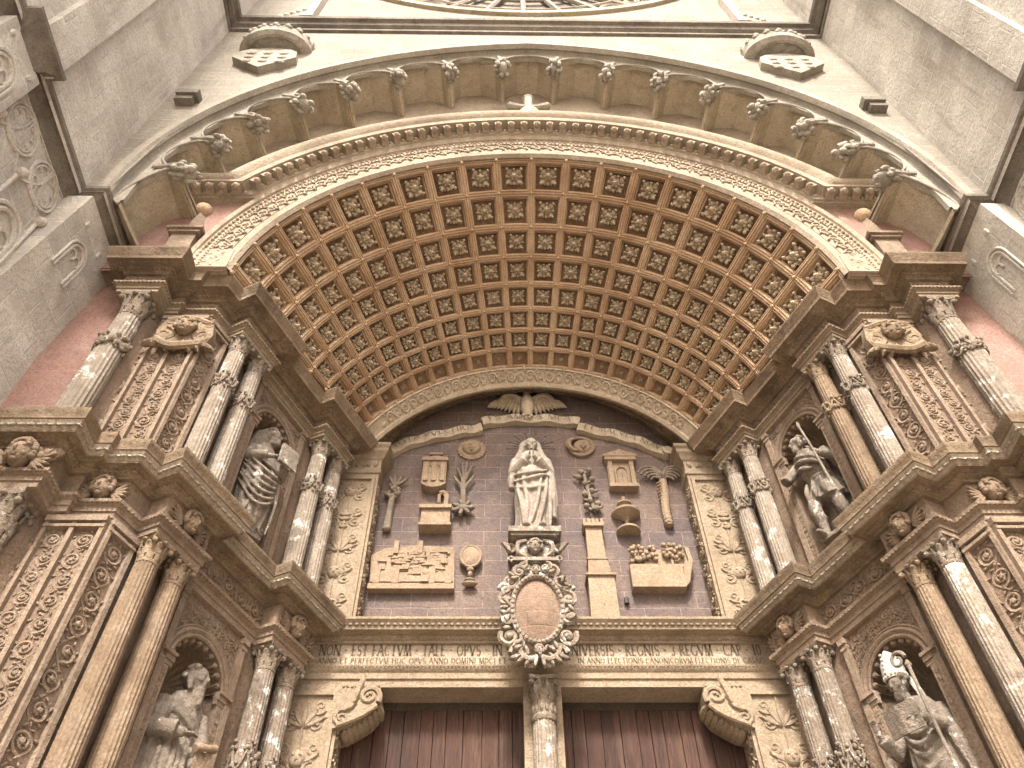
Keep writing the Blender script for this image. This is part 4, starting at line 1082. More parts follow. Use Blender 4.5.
# ================================================================ double door, centre column, consoles
for nm, mir in SIDES:
    t = thing('door_leaf', f'dark red brown plank door leaf to the {nm} of the centre column', 'door', mx((-1.1, 8.24, 0), mir), 'door leaves')
    mb = MB(); random.seed(11)
    x = -2.12
    while x < -.02:
        w_ = random.uniform(.13, .2); x2 = min(x+w_, 0); dy = random.uniform(0, .012)
        box(mb, x+.004, x2-.004, 8.2+dy, 8.3, 0, 6.46); x = x2
    box(mb, -2.12, 0, 8.26, 8.34, 0, 6.5)
    mb.build('planks', 'wood', t, mirror=mir, smooth=False)
    t = thing('scroll_console', f'carved scroll bracket holding the lintel at the {nm} end of the door', 'bracket', mx((-1.95, 7.95, 6.0), mir), 'scroll consoles under the lintel')
    mb = MB()
    prof = [(-2.12, 6.44), (-1.70, 6.44), (-1.68, 6.37), (-1.70, 6.25), (-1.77, 6.14), (-1.88, 6.06), (-1.99, 5.99), (-2.12, 5.95)]
    extrude(mb, prof[::-1], 7.79, 8.2)
    mb.build('body', 'jamb', t, mirror=mir, angle=50)
    mb = MB(); q = lambda u, v, o: (u, 7.79-o, v)
    spiral(mb, q, -1.79, 6.3, .12, .02, -.6, 1.6, .028, 26, .01, 1); spiral(mb, q, -2.04, 6.06, .08, .02, 2.6, 1.4, .02, 18, .01, 1)
    tube(mb, smooth_curve([(-1.70, 6.2, .01), (-1.82, 6.1, .01), (-1.98, 6.02, .01), (-2.08, 5.98, .01)], 4), .03, 6, q, flat=.7, up=(0, 0, 1))
    for k in range(7): leaf(mb, q, -2.08+.03*k, 6.12+.04*k, .5+.15*k, .2, .07, .008)
    for k in range(9): ell(mb, q(-2.07+.045*k, 6.415, .005), (.018, .012, .018), 6, 4)
    for k in range(8):
        a = k/7; p = Vector((-1.70-.32*a, 8.0, 6.25-.27*a**.8)); ell(mb, p+Vector((.01, 0, -.02)), (.05, .16, .045), 8, 5)
    mb.build('acanthus_carving', 'jamb', t, mirror=mir)
t = thing('door_column', 'pale fluted column standing between the two door leaves', 'column', (0, 7.86, 0))
mb = MB(); box(mb, -.20, .20, 7.9, 8.25, 0, 6.47); mb.build('pier', 'jamb', t, smooth=False)
mb = shaft_mesh(.135, .3, 6.05, 'shaft', 'colpale'); mb.v = [(x, y+7.8, z) for x, y, z in mb.v]; mb.build('shaft', 'colpale', t, angle=0)
mb = capital_mb(.118, .27, 0); mb.v = [(x, y+7.8, z+6.2) for x, y, z in mb.v]
lathe(mb, [(.118, 6.0), (.13, 6.02), (.13, 6.05), (.12, 6.06), (.118, 6.2)], 20, (0, 7.8))
for k in range(14):
    a = 2*pi*k/14; ell(mb, (.122*cos(a), 7.8+.122*sin(a), 6.12), (.02, .02, .05), 6, 4)
mb.build('capital', 'capitalpale', t)
mb = base_mb(.14, 0, .3); mb.v = [(x, y+7.8, z) for x, y, z in mb.v]; mb.build('base', 'colbrown', t)

# ================================================================ cartouche, pedestal and the Virgin
t = thing('oval_cartouche', 'ornate oval stone cartouche with scrollwork hung over the middle of the lintel', 'cartouche', (-.04, 7.56, 6.5))
cx, cz, ax, az = -.04, 7.155, .255, .415
mb = MB(); yc = 7.50
mb.add([(cx, yc-.07, cz)]+[(cx+ax*k_*cos(a), yc-.07*(1-k_**2)-.0, cz+az*k_*sin(a)) for k_ in (.5, 1) for a in [2*pi*i/36 for i in range(36)]],
       [(0, 1+i, 1+(i+1) % 36)[::-1] for i in range(36)]+[(1+i, 1+(i+1) % 36, 37+(i+1) % 36, 37+i)[::-1] for i in range(36)])
mb.f = [f[::-1] for f in mb.f]
mb.build('oval_panel', 'oval', t)
mb = MB()
tube(mb, [(cx+(ax+.02)*cos(a), yc-.02, cz+(az+.02)*sin(a)) for a in [2*pi*i/48 for i in range(49)]], .032, 8, cap=False)
for i in range(40):
    a = 2*pi*i/40; ell(mb, (cx+(ax+.018)*cos(a), yc-.05, cz+(az+.018)*sin(a)), (.022, .018, .022), 6, 4)
mb.build('bead_frame', 'cart', t)
mb = MB(); q = lambda u, v, o: (cx+u*.88, yc+.05-o, cz+v)
rows = []
for k_, o in ((1.0, .05), (1.2, .06), (1.38, .0)): rows.append([q(ax*k_*cos(a)*1.03, az*k_*.97*sin(a), o) for a in [2*pi*i/40 for i in range(40)]])
quad_grid(mb, rows, close_u=True)
rnd = random.Random(21)
for s in (-1, 1):
    for (u, v, r, a0, hd) in ((.34, .36, .11, 2.5, 1), (.40, .12, .09, 1.4, -1), (.38, -.12, .10, 1.5, 1), (.35, -.36, .12, .5, -1), (.22, -.56, .12, 0, 1), (.22, .50, .10, 3, -1), (.40, .26, .07, 0, 1), (.1, -.64, .08, 1, -1)):
        spiral(mb, q, s*u, v, r, r*.25, a0 if s > 0 else pi-a0, 1.3, .036, 18, .07, hd*s, 1.0)
        ell(mb, q(s*u, v, .08), (r*.34, r*.34, r*.34), 8, 6)
    for k in range(20):
        a = rnd.uniform(-1.5, 1.5); rr = rnd.uniform(1.25, 1.55)
        leaf(mb, q, s*ax*rr*cos(a), az*rr*.94*sin(a), (a if s > 0 else pi-a)+rnd.uniform(-1, 1), .12, .05, .07+rnd.uniform(0, .05), .7)
    for k in range(4): leaf(mb, q, s*(.03+.06*k), -.60, -pi/2+s*(.2+.35*k), .16, .055, .1, .7)
mb.build('scrollwork', 'cart', t)
mb = MB(); face(mb, q, 0, .50, .06, .07, True, False, 6); mb.build('carved_head', 'cart', t)
mb = MB(); face(mb, q, 0, -.555, .06, .09, True, False, 5)
for s in (-1, 1): tube(mb, smooth_curve([q(s*.03, -.62, .1), q(s*.12, -.66, .12), q(s*.2, -.6, .1), q(s*.25, -.5, .08)], 4), .03, 6)
mb.build('carved_head', 'cart', t)

t = thing('statue_console', 'carved stone console with a cherub head beneath the white statue', 'console', (-.03, 7.85, 7.75))
mb = MB(); cxx = -.03
def cbox(mb, hw, yf, z0, z1): box(mb, cxx-hw, cxx+hw, yf, 8.16, z0, z1)
cbox(mb, .32, 7.55, 8.34, 8.42); cbox(mb, .29, 7.58, 8.30, 8.34); cbox(mb, .23, 7.66, 7.98, 8.30); cbox(mb, .27, 7.6, 7.93, 7.98); cbox(mb, .2, 7.68, 7.72, 7.93)
mb.build('block', 'cart', t, smooth=False)
mb = MB(); q = lambda u, v, o: (cxx+u, 7.66-o, v)
face(mb, q, 0, 8.14, .10, .0, True, False, 9)
for s in (-1, 1):
    tube(mb, smooth_curve([q(s*.1, 8.26, .02), q(s*.2, 8.2, .04), q(s*.2, 8.06, .04), q(s*.1, 8.0, .02)], 4), .028, 6)
    spiral(mb, q, s*.30, 8.18, .07, .02, pi/2, 1.3, .026, 14, -.04, s, 1); spiral(mb, q, s*.29, 8.03, .05, .02, -pi/2, 1.2, .02, 12, -.04, -s, 1)
    for k in range(3): leaf(mb, q, s*.28, 8.1+.05*k, pi/2-s*(.6+.3*k), .14, .05, -.02, .8)
    spiral(mb, q, s*.12, 7.84, .08, .02, pi/2, 1.3, .03, 14, .03, -s, 1)
mb.build('cherub_carving', 'cart', t)

# ---- statue toolkit: lofted robe, arms, head; one continuous surface after voxel remesh
def loft(mb, secs, n=56, fold=None):
    rows = []
    for (z, x, y, rx, ry, amp, ph) in secs:
        row = []
        for i in range(n):
            a = 2*pi*i/n; k = 1.0
            if amp: k += amp*(abs(sin(4.5*a+ph))**1.5-.45)+amp*.5*sin(13*a+2.3*ph)
            row.append((x+rx*k*cos(a), y+ry*k*sin(a), z))
        rows.append(row)
    b0 = len(mb.v); quad_grid(mb, rows, close_u=True); m = len(rows)
    mb.f.append(tuple(b0+i for i in range(n))[::-1]); mb.f.append(tuple(b0+(m-1)*n+i for i in range(n)))
def lerp_secs(secs, k=5):
    out = []
    for a, b in zip(secs[:-1], secs[1:]):
        for i in range(k): t = i/k; t2 = t*t*(3-2*t); out.append(tuple(p+(q-p)*(t if j in (0,) else t2) for j, (p, q) in enumerate(zip(a, b))))
    return out+[secs[-1]]
def head_mb(mb, c, s, yaw=0, pitch=0, beard=0., hair='long', roll=0):
    """head of half height s at c, facing -y turned by yaw/pitch"""
    Rm = Matrix.Rotation(yaw, 3, 'Z') @ Matrix.Rotation(pitch, 3, 'X') @ Matrix.Rotation(roll, 3, 'Y')
    def P_(x, y, z): v = Rm @ Vector((x, y, z)); return (c[0]+v.x, c[1]+v.y, c[2]+v.z)
    E_ = lambda cc, r: ell(mb, cc, r, 12, 8, P_)
    E_((0, .06*s, .15*s), (.70*s, .82*s, .85*s)); E_((0, -.10*s, -.35*s), (.52*s, .62*s, .62*s))
    E_((0, -.72*s, -.08*s), (.10*s, .2*s, .26*s)); E_((0, -.80*s, -.2*s), (.13*s, .13*s, .09*s))
    for k in (-1, 1):
        E_((k*.26*s, -.62*s, .17*s), (.22*s, .14*s, .07*s)); E_((k*.27*s, -.60*s, .05*s), (.13*s, .12*s, .07*s)); E_((k*.36*s, -.48*s, -.22*s), (.2*s, .2*s, .2*s)); E_((k*.70*s, .05*s, -.02*s), (.08*s, .16*s, .22*s))
    E_((0, -.66*s, -.43*s), (.22*s, .11*s, .06*s)); E_((0, -.64*s, -.54*s), (.17*s, .11*s, .06*s)); E_((0, -.56*s, -.78*s), (.2*s, .18*s, .17*s))
    rnd = random.Random(int(s*1000)+int(yaw*50))
    if hair in ('long', 'short'):
        for k in range(34):
            a = rnd.uniform(-.25*pi, 1.25*pi); e = rnd.uniform(-.3 if hair == 'long' else .1, 1.2)
            x, y, z = cos(a)*cos(e)*.74*s, .12*s+sin(a)*cos(e)*.78*s, .15*s+sin(e)*.86*s
            if y < -.35*s and z < .55*s: continue
            E_((x, y, z), (.25*s, .25*s, .2*s))
    if hair == 'long':
        for k in (-1, 1):
            tube(mb, [P_(k*.66*s, .1*s, .2*s), P_(k*.74*s, .05*s, -.4*s), P_(k*.66*s, -.05*s, -1.0*s)], [.22*s, .24*s, .16*s], 7)
    if beard:
        for k in range(22):
            x = rnd.uniform(-.4, .4); t = rnd.random()
            z = -.55-beard*t; w_ = (1-t*.6)
            E_((x*w_*s, (-.55-.05*t+.1*abs(x))*s, z*s), (.12*s, .14*s, .2*s))
        E_((0, -.42*s, (-.6-beard*.42)*s), (.44*s, .30*s, (.28+beard*.36)*s))
    tube(mb, [P_(0, .05*s, -.5*s), P_(0, .15*s, -1.15*s)], [.40*s, .46*s], 10)
    return P_
def hand_mb(mb, w_, d, up, s):
    """hand at wrist w_, pointing along d, palm normal 'up'; s = hand length"""
    w_ = Vector(w_); d = Vector(d).normalized(); up = Vector(up); a = d.cross(up).normalized(); up = a.cross(d).normalized()
    rot = Matrix((a, d, up)).transposed()
    ell(mb, w_+d*s*.26, (s*.21, s*.29, s*.10), 10, 7, ID, rot)
    for k, (off, ln) in enumerate(((-.16, .42), (-.055, .5), (.055, .47), (.15, .36))):
        p0 = w_+d*s*.42+a*(off*s); p1 = p0+d*(ln*s*.5)-up*(.04*s); p2 = p1+d*(ln*s*.42)-up*(.14*s)
        tube(mb, [p0, p1, p2], [s*.062, s*.055, s*.042], 7)
    p0 = w_+d*s*.14-a*(s*.16); tube(mb, [p0, p0+d*s*.18-a*s*.16-up*s*.04, p0+d*s*.36-a*s*.19-up*s*.12], [s*.075, s*.065, s*.048], 7)
def arm_mb(mb, sh, el, wr, r0, cuff=1.5, hand=None, up=(0, 0, 1), hs=.13):
    sh, el, wr = Vector(sh), Vector(el), Vector(wr)
    tube(mb, smooth_curve([sh, (sh+el)/2, el], 3), [r0*1.15, r0*1.15, r0*1.12, r0*1.1, r0*1.08, r0*1.05, r0], 12)
    ell(mb, el, (r0*1.02,)*3, 10, 7)
    c = el+(wr-el)*.78
    tube(mb, [el, (el+c)/2, c], [r0, r0*1.05*(.5+cuff*.35), r0*cuff*.8], 12)
    for k in range(3):
        q = el+(c-el)*(.25+.25*k); tube(mb, [q+Vector((r0*cuff*.75*cos(a), r0*cuff*.6*sin(a), -r0*.3*sin(a))) for a in [pi*j/6 for j in range(7)]], r0*.16, 5)
    tube(mb, [c-(wr-el).normalized()*r0*.6, wr+(wr-el).normalized()*.01], [r0*.62, r0*.5], 10)
    d = hand if hand else (wr-el)
    hand_mb(mb, wr, d, up, hs)
def fold_lines(mb, lines, r):
    for ln in lines: 
        p = smooth_curve(ln, 4); k = len(p); tube(mb, p, [r*(.35+.65*sin(pi*(i+.5)/k)) for i in range(k)], 6)
def remesh(o, v):
    m = o.modifiers.new('remesh', 'REMESH'); m.mode = 'VOXEL'; m.voxel_size = v; m.use_smooth_shade = True
    s = o.modifiers.new('smooth', 'SMOOTH'); s.factor = .35; s.iterations = 2
    return o

# the Virgin
t = thing('statue', 'white weathered statue of a praying woman with a rayed halo, centre of the tympanum', 'statue', (-.03, 7.82, 8.42))
mb = MB()
b = Vector((-.03, 7.80, 8.42))
secs = lerp_secs([(0, .0, .0, .27, .20, .10, 0), (.12, .0, .0, .24, .18, .11, .2), (.45, .01, -.01, .245, .19, .10, .7), (.80, -.01, -.02, .24, .19, .09, 1.3), (1.05, -.01, -.02, .225, .18, .06, 1.8), (1.22, -.01, -.01, .18, .14, .04, 2.0), (1.40, -.01, .0, .215, .14, .02, 2.2), (1.50, .0, .01, .17, .12, .0, 2.3), (1.545, .0, .02, .07, .07, 0, 2.3)])
loft(mb, [(b.z+z, b.x+x, b.y+y, rx*.9, ry, a*1.2, p) for z, x, y, rx, ry, a, p in secs])
head_mb(mb, (b.x+.01, b.y-.03, b.z+1.68), .125, .12, .12, 0, 'none')
V = lambda x, y, z: (b.x+x, b.y+y, b.z+z)
# veil and mantle
for s in (-1, 1):
    tube(mb, smooth_curve([V(0, .03, 1.83), V(s*.10, .03, 1.76), V(s*.125, .01, 1.62), V(s*.17, .0, 1.48), V(s*.23, -.01, 1.36)], 4), .045, 8)
    arm_mb(mb, V(s*.2, .02, 1.40), V(s*.25, -.03, 1.12), V(s*.03, -.23, 1.27), .068, 1.35, hand=(-s*.12, -.35, .9), up=(-s, 0, .1), hs=.14)
ell(mb, V(.0, .07, 1.68), (.135, .11, .165), 12, 9)
fold_lines(mb, [[V(-.23, -.10, 1.02), V(-.1, -.2, .96), V(.08, -.21, .98), V(.2, -.14, 1.08)], [V(-.24, -.08, .92), V(-.08, -.21, .84), V(.1, -.22, .9), V(.22, -.12, 1.0)], [V(-.22, -.1, .8), V(-.05, -.21, .68), V(.12, -.2, .72), V(.21, -.1, .9)],
               [V(.2, -.12, 1.0), V(.16, -.2, .6), V(.1, -.19, .3), V(.05, -.19, .05)], [V(.12, -.2, .9), V(.06, -.22, .5), V(0, -.2, .25), V(-.06, -.19, .05)], [V(.23, -.06, .95), V(.22, -.12, .5), V(.2, -.12, .1)],
               [V(-.2, -.12, .75), V(-.15, -.19, .45), V(-.13, -.18, .1)], [V(-.1, -.2, .7), V(-.08, -.2, .4), V(-.1, -.19, .06)]], .034)
# hanging mantle on the right
loft(mb, lerp_secs([(b.z+.30, b.x+.255, b.y-.02, .05, .06, .2, 0), (b.z+.6, b.x+.26, b.y-.02, .065, .09, .2, 1), (b.z+1.0, b.x+.24, b.y-.01, .08, .10, .12, 2), (b.z+1.36, b.x+.19, b.y+.0, .07, .09, .05, 2)]), 24)
loft(mb, lerp_secs([(b.z+.85, b.x-.27, b.y-.0, .04, .05, .2, 0), (b.z+1.0, b.x-.25, b.y-.01, .07, .08, .15, 2), (b.z+1.34, b.x-.19, b.y+.0, .07, .09, .05, 2)]), 24)
for s in (-1, 1): ell(mb, V(s*.1, -.2, .03), (.06, .1, .04), 8, 6)
ell(mb, V(0, 0, .02), (.29, .23, .05), 16, 6)
remesh(mb.build('body', 'virgin', t), .011)
mb = MB()
for k in range(15):
    a = pi*(-.02+1.04*k/14); l = .27 if k % 2 else .33
    tube(mb, [V(.01+.15*cos(a), .05, 1.72+.13*sin(a)), V(.01+l*cos(a), .05, 1.72+l*.95*sin(a))], [.009, .006], 5); 
    if k % 2 == 0: ell(mb, V(.01+l*cos(a), .05, 1.72+l*.95*sin(a)), (.02, .01, .02), 6, 4)
tube(mb, [V(.01+.15*cos(a), .05, 1.72+.13*sin(a)) for a in [-.1+3.34*k/20 for k in range(21)]], .012, 5)
mb.build('halo', 'iron', t)

# niche saints
def saint(nm, mir, low, kind, label):
    zf = 4.05 if low else 7.45
    base = SP(NS, -.56, zf); ang = SPLAY_ANG*.82
    loc = mx(base, mir); t = thing('statue', label, 'statue', loc, None, -ang if mir else ang)
    V = lambda x, y, z: (x, y, z)
    mb = MB(); ex = []
    box(mb, -.2, .2, -.16, .16, 0, .05)
    if kind == 'elder':
        loft(mb, lerp_secs([(.04, 0, 0, .23, .17, .10, 0), (.4, 0, -.02, .21, .17, .12, .6), (.9, 0, -.04, .22, .18, .10, 1.2), (1.2, .01, -.04, .195, .15, .07, 1.6), (1.42, .01, -.04, .20, .13, .04, 2.0), (1.54, .02, -.05, .14, .10, 0, 2.2), (1.58, .02, -.06, .07, .07, 0, 2.2)]))
        head_mb(mb, (.03, -.10, 1.70), .135, .45, -.05, 1.3, 'long')
        arm_mb(mb, V(-.17, -.04, 1.43), V(-.25, -.12, 1.14), V(-.06, -.28, 1.12), .078, 1.5, hand=(.8, -.4, .1), hs=.15)
        arm_mb(mb, V(.19, -.05, 1.43), V(.26, -.10, 1.14), V(.16, -.27, 1.03), .07, 1.4, hand=(-.3, -.8, -.1), hs=.15)
        fold_lines(mb, [[V(-.18, -.08, 1.42), V(-.1, -.165, 1.33), V(.04, -.185, 1.24), V(.17, -.13, 1.12)], [V(-.17, -.10, 1.3), V(-.12, -.175, 1.1), V(-.1, -.20, .9), V(-.12, -.2, .5)], [V(-.05, -.22, 1.0), V(-.04, -.22, .6), V(-.06, -.2, .1)], [V(.06, -.22, 1.0), V(.07, -.22, .6), V(.05, -.2, .1)], [V(.16, -.19, 1.0), V(.17, -.18, .5), V(.15, -.17, .1)], [V(-.16, -.18, 1.0), V(-.17, -.18, .6), V(-.16, -.16, .1)], [V(.0, -.23, .9), V(.01, -.22, .5), V(.0, -.21, .1)]], .036)
        loft(mb, lerp_secs([(.15, -.16, .02, .12, .14, .15, 0), (.6, -.17, .0, .12, .15, .14, 1), (1.1, -.16, .0, .11, .14, .10, 2), (1.45, -.1, .0, .10, .11, .05, 3), (1.56, -.03, .0, .06, .08, 0, 3)]), 36)
        loft(mb, lerp_secs([(.2, .17, .02, .10, .13, .15, 0), (.8, .17, .0, .10, .14, .14, 1), (1.4, .12, .0, .09, .10, .05, 3)]), 36)
        bk = MB(); tube(bk, [(.04, -.36, 1.0), (.24, -.35, 1.08)], .035, 10); box(bk, .06, .22, -.36, -.35, .78, 1.03); ex.append(('scroll', bk, 'colbrown'))
    elif kind == 'veiled':
        loft(mb, lerp_secs([(.04, 0, 0, .24, .18, .12, 0), (.35, .02, -.03, .25, .20, .12, .8), (.7, .02, -.05, .26, .21, .10, 1.6), (.95, .0, -.04, .23, .18, .07, 2.2), (1.2, -.02, -.03, .19, .135, .05, 2.6), (1.32, -.02, -.03, .13, .10, 0, 2.6), (1.36, -.01, -.04, .07, .07, 0, 2.6)]))
        head_mb(mb, (.01, -.10, 1.5), .118, .75, -.15, .55, 'short')
        loft(mb, lerp_secs([(1.1, -.14, .05, .12, .1, .1, 0), (1.3, -.1, .05, .14, .12, .08, 1), (1.52, -.05, .03, .13, .12, .03, 2), (1.64, -.02, .0, .07, .08, 0, 2)]), 30)
        arm_mb(mb, V(.17, -.03, 1.22), V(.26, -.11, 1.0), V(.14, -.30, 1.12), .055, 1.4, hand=(-.2, -.3, .8), up=(0, -1, 0), hs=.14)
        arm_mb(mb, V(-.17, -.03, 1.22), V(-.26, -.12, .98), V(-.06, -.31, 1.0), .055, 1.5, hand=(.7, -.5, .2), hs=.14)
        L_ = []
        for k in range(7): L_.append([V(-.27, -.1, 1.06-.075*k+.02*(k % 2)), V(-.1, -.25, .92-.10*k), V(.08, -.27, .86-.08*k), V(.25, -.14, .98-.05*k)])
        for k in range(5): L_.append([V(.2-.05*k, -.22, .8-.03*k), V(.22-.08*k, -.2, .4), V(.2-.09*k, -.2, .06)])
        fold_lines(mb, L_, .024)
        bk = MB(); box(bk, -.02, .22, -.40, -.36, .92, 1.2); box(bk, -.03, .23, -.41, -.40, .91, .925); ex.append(('book', bk, 'statue'))
    elif kind == 'pilgrim':
        for s, kx, ky in ((-1, -.12, -.16), (1, .12, -.06)):
            tube(mb, smooth_curve([V(s*.09, 0, .72), V(kx, ky, .44), V(kx*1.1, ky+.05, .26), V(kx*1.1, ky+.06, .06)], 4), [.10, .098, .09, .082, .075, .07, .072, .07, .062, .055, .05, .046, .045], 12)
            ell(mb, V(kx*1.1, ky+.06, .42), (.06, .065, .06), 8, 6); ell(mb, V(kx*1.15, ky-.03, .06), (.045, .11, .04), 10, 6)
            tube(mb, [V(kx*1.1+.06*cos(a), ky+.06+.06*sin(a), .3) for a in [2*pi*i/12 for i in range(13)]], .018, 6)
        loft(mb, lerp_secs([(.50, 0, -.02, .235, .18, .14, 0), (.62, 0, -.01, .21, .17, .13, .3), (.80, 0, 0, .165, .13, .08, .9), (.88, 0, 0, .15, .12, .03, 1), (1.02, -.01, -.02, .18, .14, .03, 1.4), (1.2, -.03, -.03, .20, .14, .0, 1.6), (1.30, -.04, -.03, .15, .11, 0, 1.6), (1.35, -.05, -.04, .07, .07, 0, 1.6)]))
        tube(mb, [V(.155*cos(a), .125*sin(a), .86) for a in [2*pi*i/16 for i in range(17)]], .022, 6)
        head_mb(mb, (-.08, -.07, 1.49), .115, -.75, .0, .5, 'long')
        arm_mb(mb, V(-.2, -.04, 1.2), V(-.33, -.16, 1.0), V(-.27, -.34, .88), .058, 1.0, hand=(.3, -.6, -.3), hs=.14)
        arm_mb(mb, V(.17, -.03, 1.2), V(.28, -.1, .98), V(.19, -.28, 1.02), .058, 1.0, hand=(-.2, -.5, .5), up=(1, 0, 0), hs=.14)
        # cloak across the chest and hanging behind
        L_ = [[V(-.2, -.06, 1.28), V(-.08, -.18, 1.2), V(.08, -.18, 1.1), V(.18, -.1, 1.0)], [V(-.2, -.1, 1.18), V(-.06, -.2, 1.1), V(.1, -.18, 1.0), V(.17, -.06, .92)], [V(-.19, -.1, 1.08), V(-.08, -.19, 1.0), V(.04, -.17, .94)], [V(-.12, -.15, .8), V(-.13, -.2, .64), V(-.14, -.2, .5)], [V(-.03, -.16, .8), V(-.02, -.21, .64), V(-.03, -.21, .5)], [V(.07, -.15, .8), V(.08, -.2, .64), V(.09, -.2, .5)]]
        fold_lines(mb, L_, .032)
        loft(mb, lerp_secs([(.2, .02, .1, .2, .05, .2, 0), (.7, .02, .1, .2, .06, .15, 1), (1.2, -.02, .06, .17, .07, .05, 2)]), 30)
        bk = MB(); tube(bk, [(.12, -.26, 1.52), (.205, -.345, 1.04), (.27, -.36, .30)], .014, 8); ell(bk, (.117, -.257, 1.54), (.022, .022, .06), 8, 6); ex.append(('staff', bk, 'statue'))
    else:
        loft(mb, lerp_secs([(.04, 0, 0, .24, .18, .09, 0), (.4, 0, -.02, .22, .18, .10, .6), (.9, .0, -.03, .235, .18, .08, 1.2), (1.2, .0, -.03, .20, .145, .06, 1.6), (1.38, .0, -.03, .19, .125, .03, 2.0), (1.48, .0, -.03, .14, .11, 0, 2.2), (1.52, .0, -.04, .07, .07, 0, 2.2)]))
        head_mb(mb, (-.05, -.10, 1.65), .118, -.3, .05, .55, 'short')
        arm_mb(mb, V(-.18, -.03, 1.37), V(-.29, -.12, 1.1), V(-.30, -.30, 1.24), .055, 1.5, hand=(0, -.15, 1), up=(0, 1, 0), hs=.15)
        arm_mb(mb, V(.18, -.03, 1.37), V(.26, -.10, 1.12), V(.14, -.32, 1.2), .055, 1.5, hand=(-.5, -.4, .1), hs=.15)
        L_ = []
        for k in range(5): L_.append([V(-.17, -.11, 1.3-.07*k), V(-.05, -.185-.008*k, 1.18-.1*k), V(.05, -.185-.008*k, 1.17-.1*k), V(.17, -.11, 1.28-.07*k)])
        for k in range(6): L_.append([V(-.17+.07*k, -.19, .72), V(-.17+.07*k, -.2, .4), V(-.18+.075*k, -.19, .06)])
        L_.append([V(-.34, -.2, 1.1), V(-.32, -.26, .9), V(-.3, -.22, .72)])
        fold_lines(mb, L_, .032)
        loft(mb, lerp_secs([(.7, .3, -.1, .05, .08, .2, 0), (1.0, .28, -.1, .08, .1, .12, 1), (1.3, .2, -.04, .1, .1, .05, 2)]), 24)
        mt = MB()                                   # mitre
        rows = []
        Rm = Matrix.Rotation(-.3, 3, 'Z') @ Matrix.Rotation(.02, 3, 'X')
        for zz, rx, ry in ((0, .095, .10), (.08, .11, .105), (.17, .105, .08), (.25, .06, .045), (.30, .01, .02)):
            rows.append([tuple(Rm @ Vector((rx*cos(a), ry*sin(a), zz))+Vector((-.05, -.09, 1.71))) for a in [2*pi*i/20 for i in range(20)]])
        quad_grid(mt, rows, close_u=True)
        for i in range(18): 
            a = 2*pi*i/18; ell(mt, tuple(Rm @ Vector((.10*cos(a), .104*sin(a), .03))+Vector((-.05, -.09, 1.71))), (.013, .013, .016), 6, 4)
        for k in range(5): ell(mt, tuple(Rm @ Vector((0, -.108+.008*k, .06+.045*k))+Vector((-.05, -.09, 1.71))), (.014, .014, .014), 6, 4)
        for s in (-1, 1): tube(mt, [tuple(Rm @ Vector(v)+Vector((-.05, -.09, 1.71))) for v in ((s*.08, .06, 0), (s*.1, .1, -.14), (s*.11, .1, -.28))], [.025, .03, .034], 6, flat=.5)
        ex.append(('mitre', mt, 'mitre'))
        cz_ = MB(); tube(cz_, [(.27, -.36, .2), (.24, -.38, 1.2), (.20, -.30, 1.70)], .016, 8)
        tube(cz_, [(.20-.075+.075*cos(a)*(1-.09*a), -.30, 1.74+.085*sin(a)*(1-.09*a)) for a in [.0+.42*k for k in range(20)]], [.02-.0006*k for k in range(20)], 7); ell(cz_, (.20, -.30, 1.66), (.03, .03, .035), 8, 6); ex.append(('crozier', cz_, 'statue'))
        bk = MB(); rot = Matrix.Rotation(.25, 3, 'X')
        for s in (-1, 1): 
            q = [tuple(Matrix.Rotation(.28, 3, 'X') @ Vector((x, y, z))+Vector((.0, -.42, 1.22))) for x, y, z in ((s*.0, 0, -.13), (s*.15, .03, -.13), (s*.15, .03, .1), (s*.0, 0, .1), (s*.0, .03, -.13), (s*.15, .06, -.13), (s*.15, .06, .1), (s*.0, .03, .1))]
            f = [(0, 1, 2, 3), (4, 7, 6, 5), (0, 4, 5, 1), (1, 5, 6, 2), (2, 6, 7, 3), (3, 7, 4, 0)]
            bk.add(q, f if s > 0 else [x[::-1] for x in f])
        ex.append(('open_book', bk, 'statue'))
    fl = mir
    def flip(m_):
        if not mir: return m_
        m_.v = [(-x, y, z) for x, y, z in m_.v]; m_.f = [f[::-1] for f in m_.f]; return m_
    remesh(mb.build('body', 'statue', t, org=(0, 0, 0)), .0105)
    for n_, m_, mat in ex: m_.build(n_, mat, t, org=(0, 0, 0))
    return t
saint('left', False, True, 'elder', 'stone statue of a long-bearded elder leaning forward in the lower left niche')
saint('left', False, False, 'veiled', 'stone statue with a hood and swirling robe holding a book, upper left niche')
saint('right', True, False, 'pilgrim', 'stone statue of a bare-legged man in a tunic with a long staff, upper right niche')
saint('right', True, True, 'bishop', 'stone statue of a bishop with white mitre, crozier and open book, lower right niche')

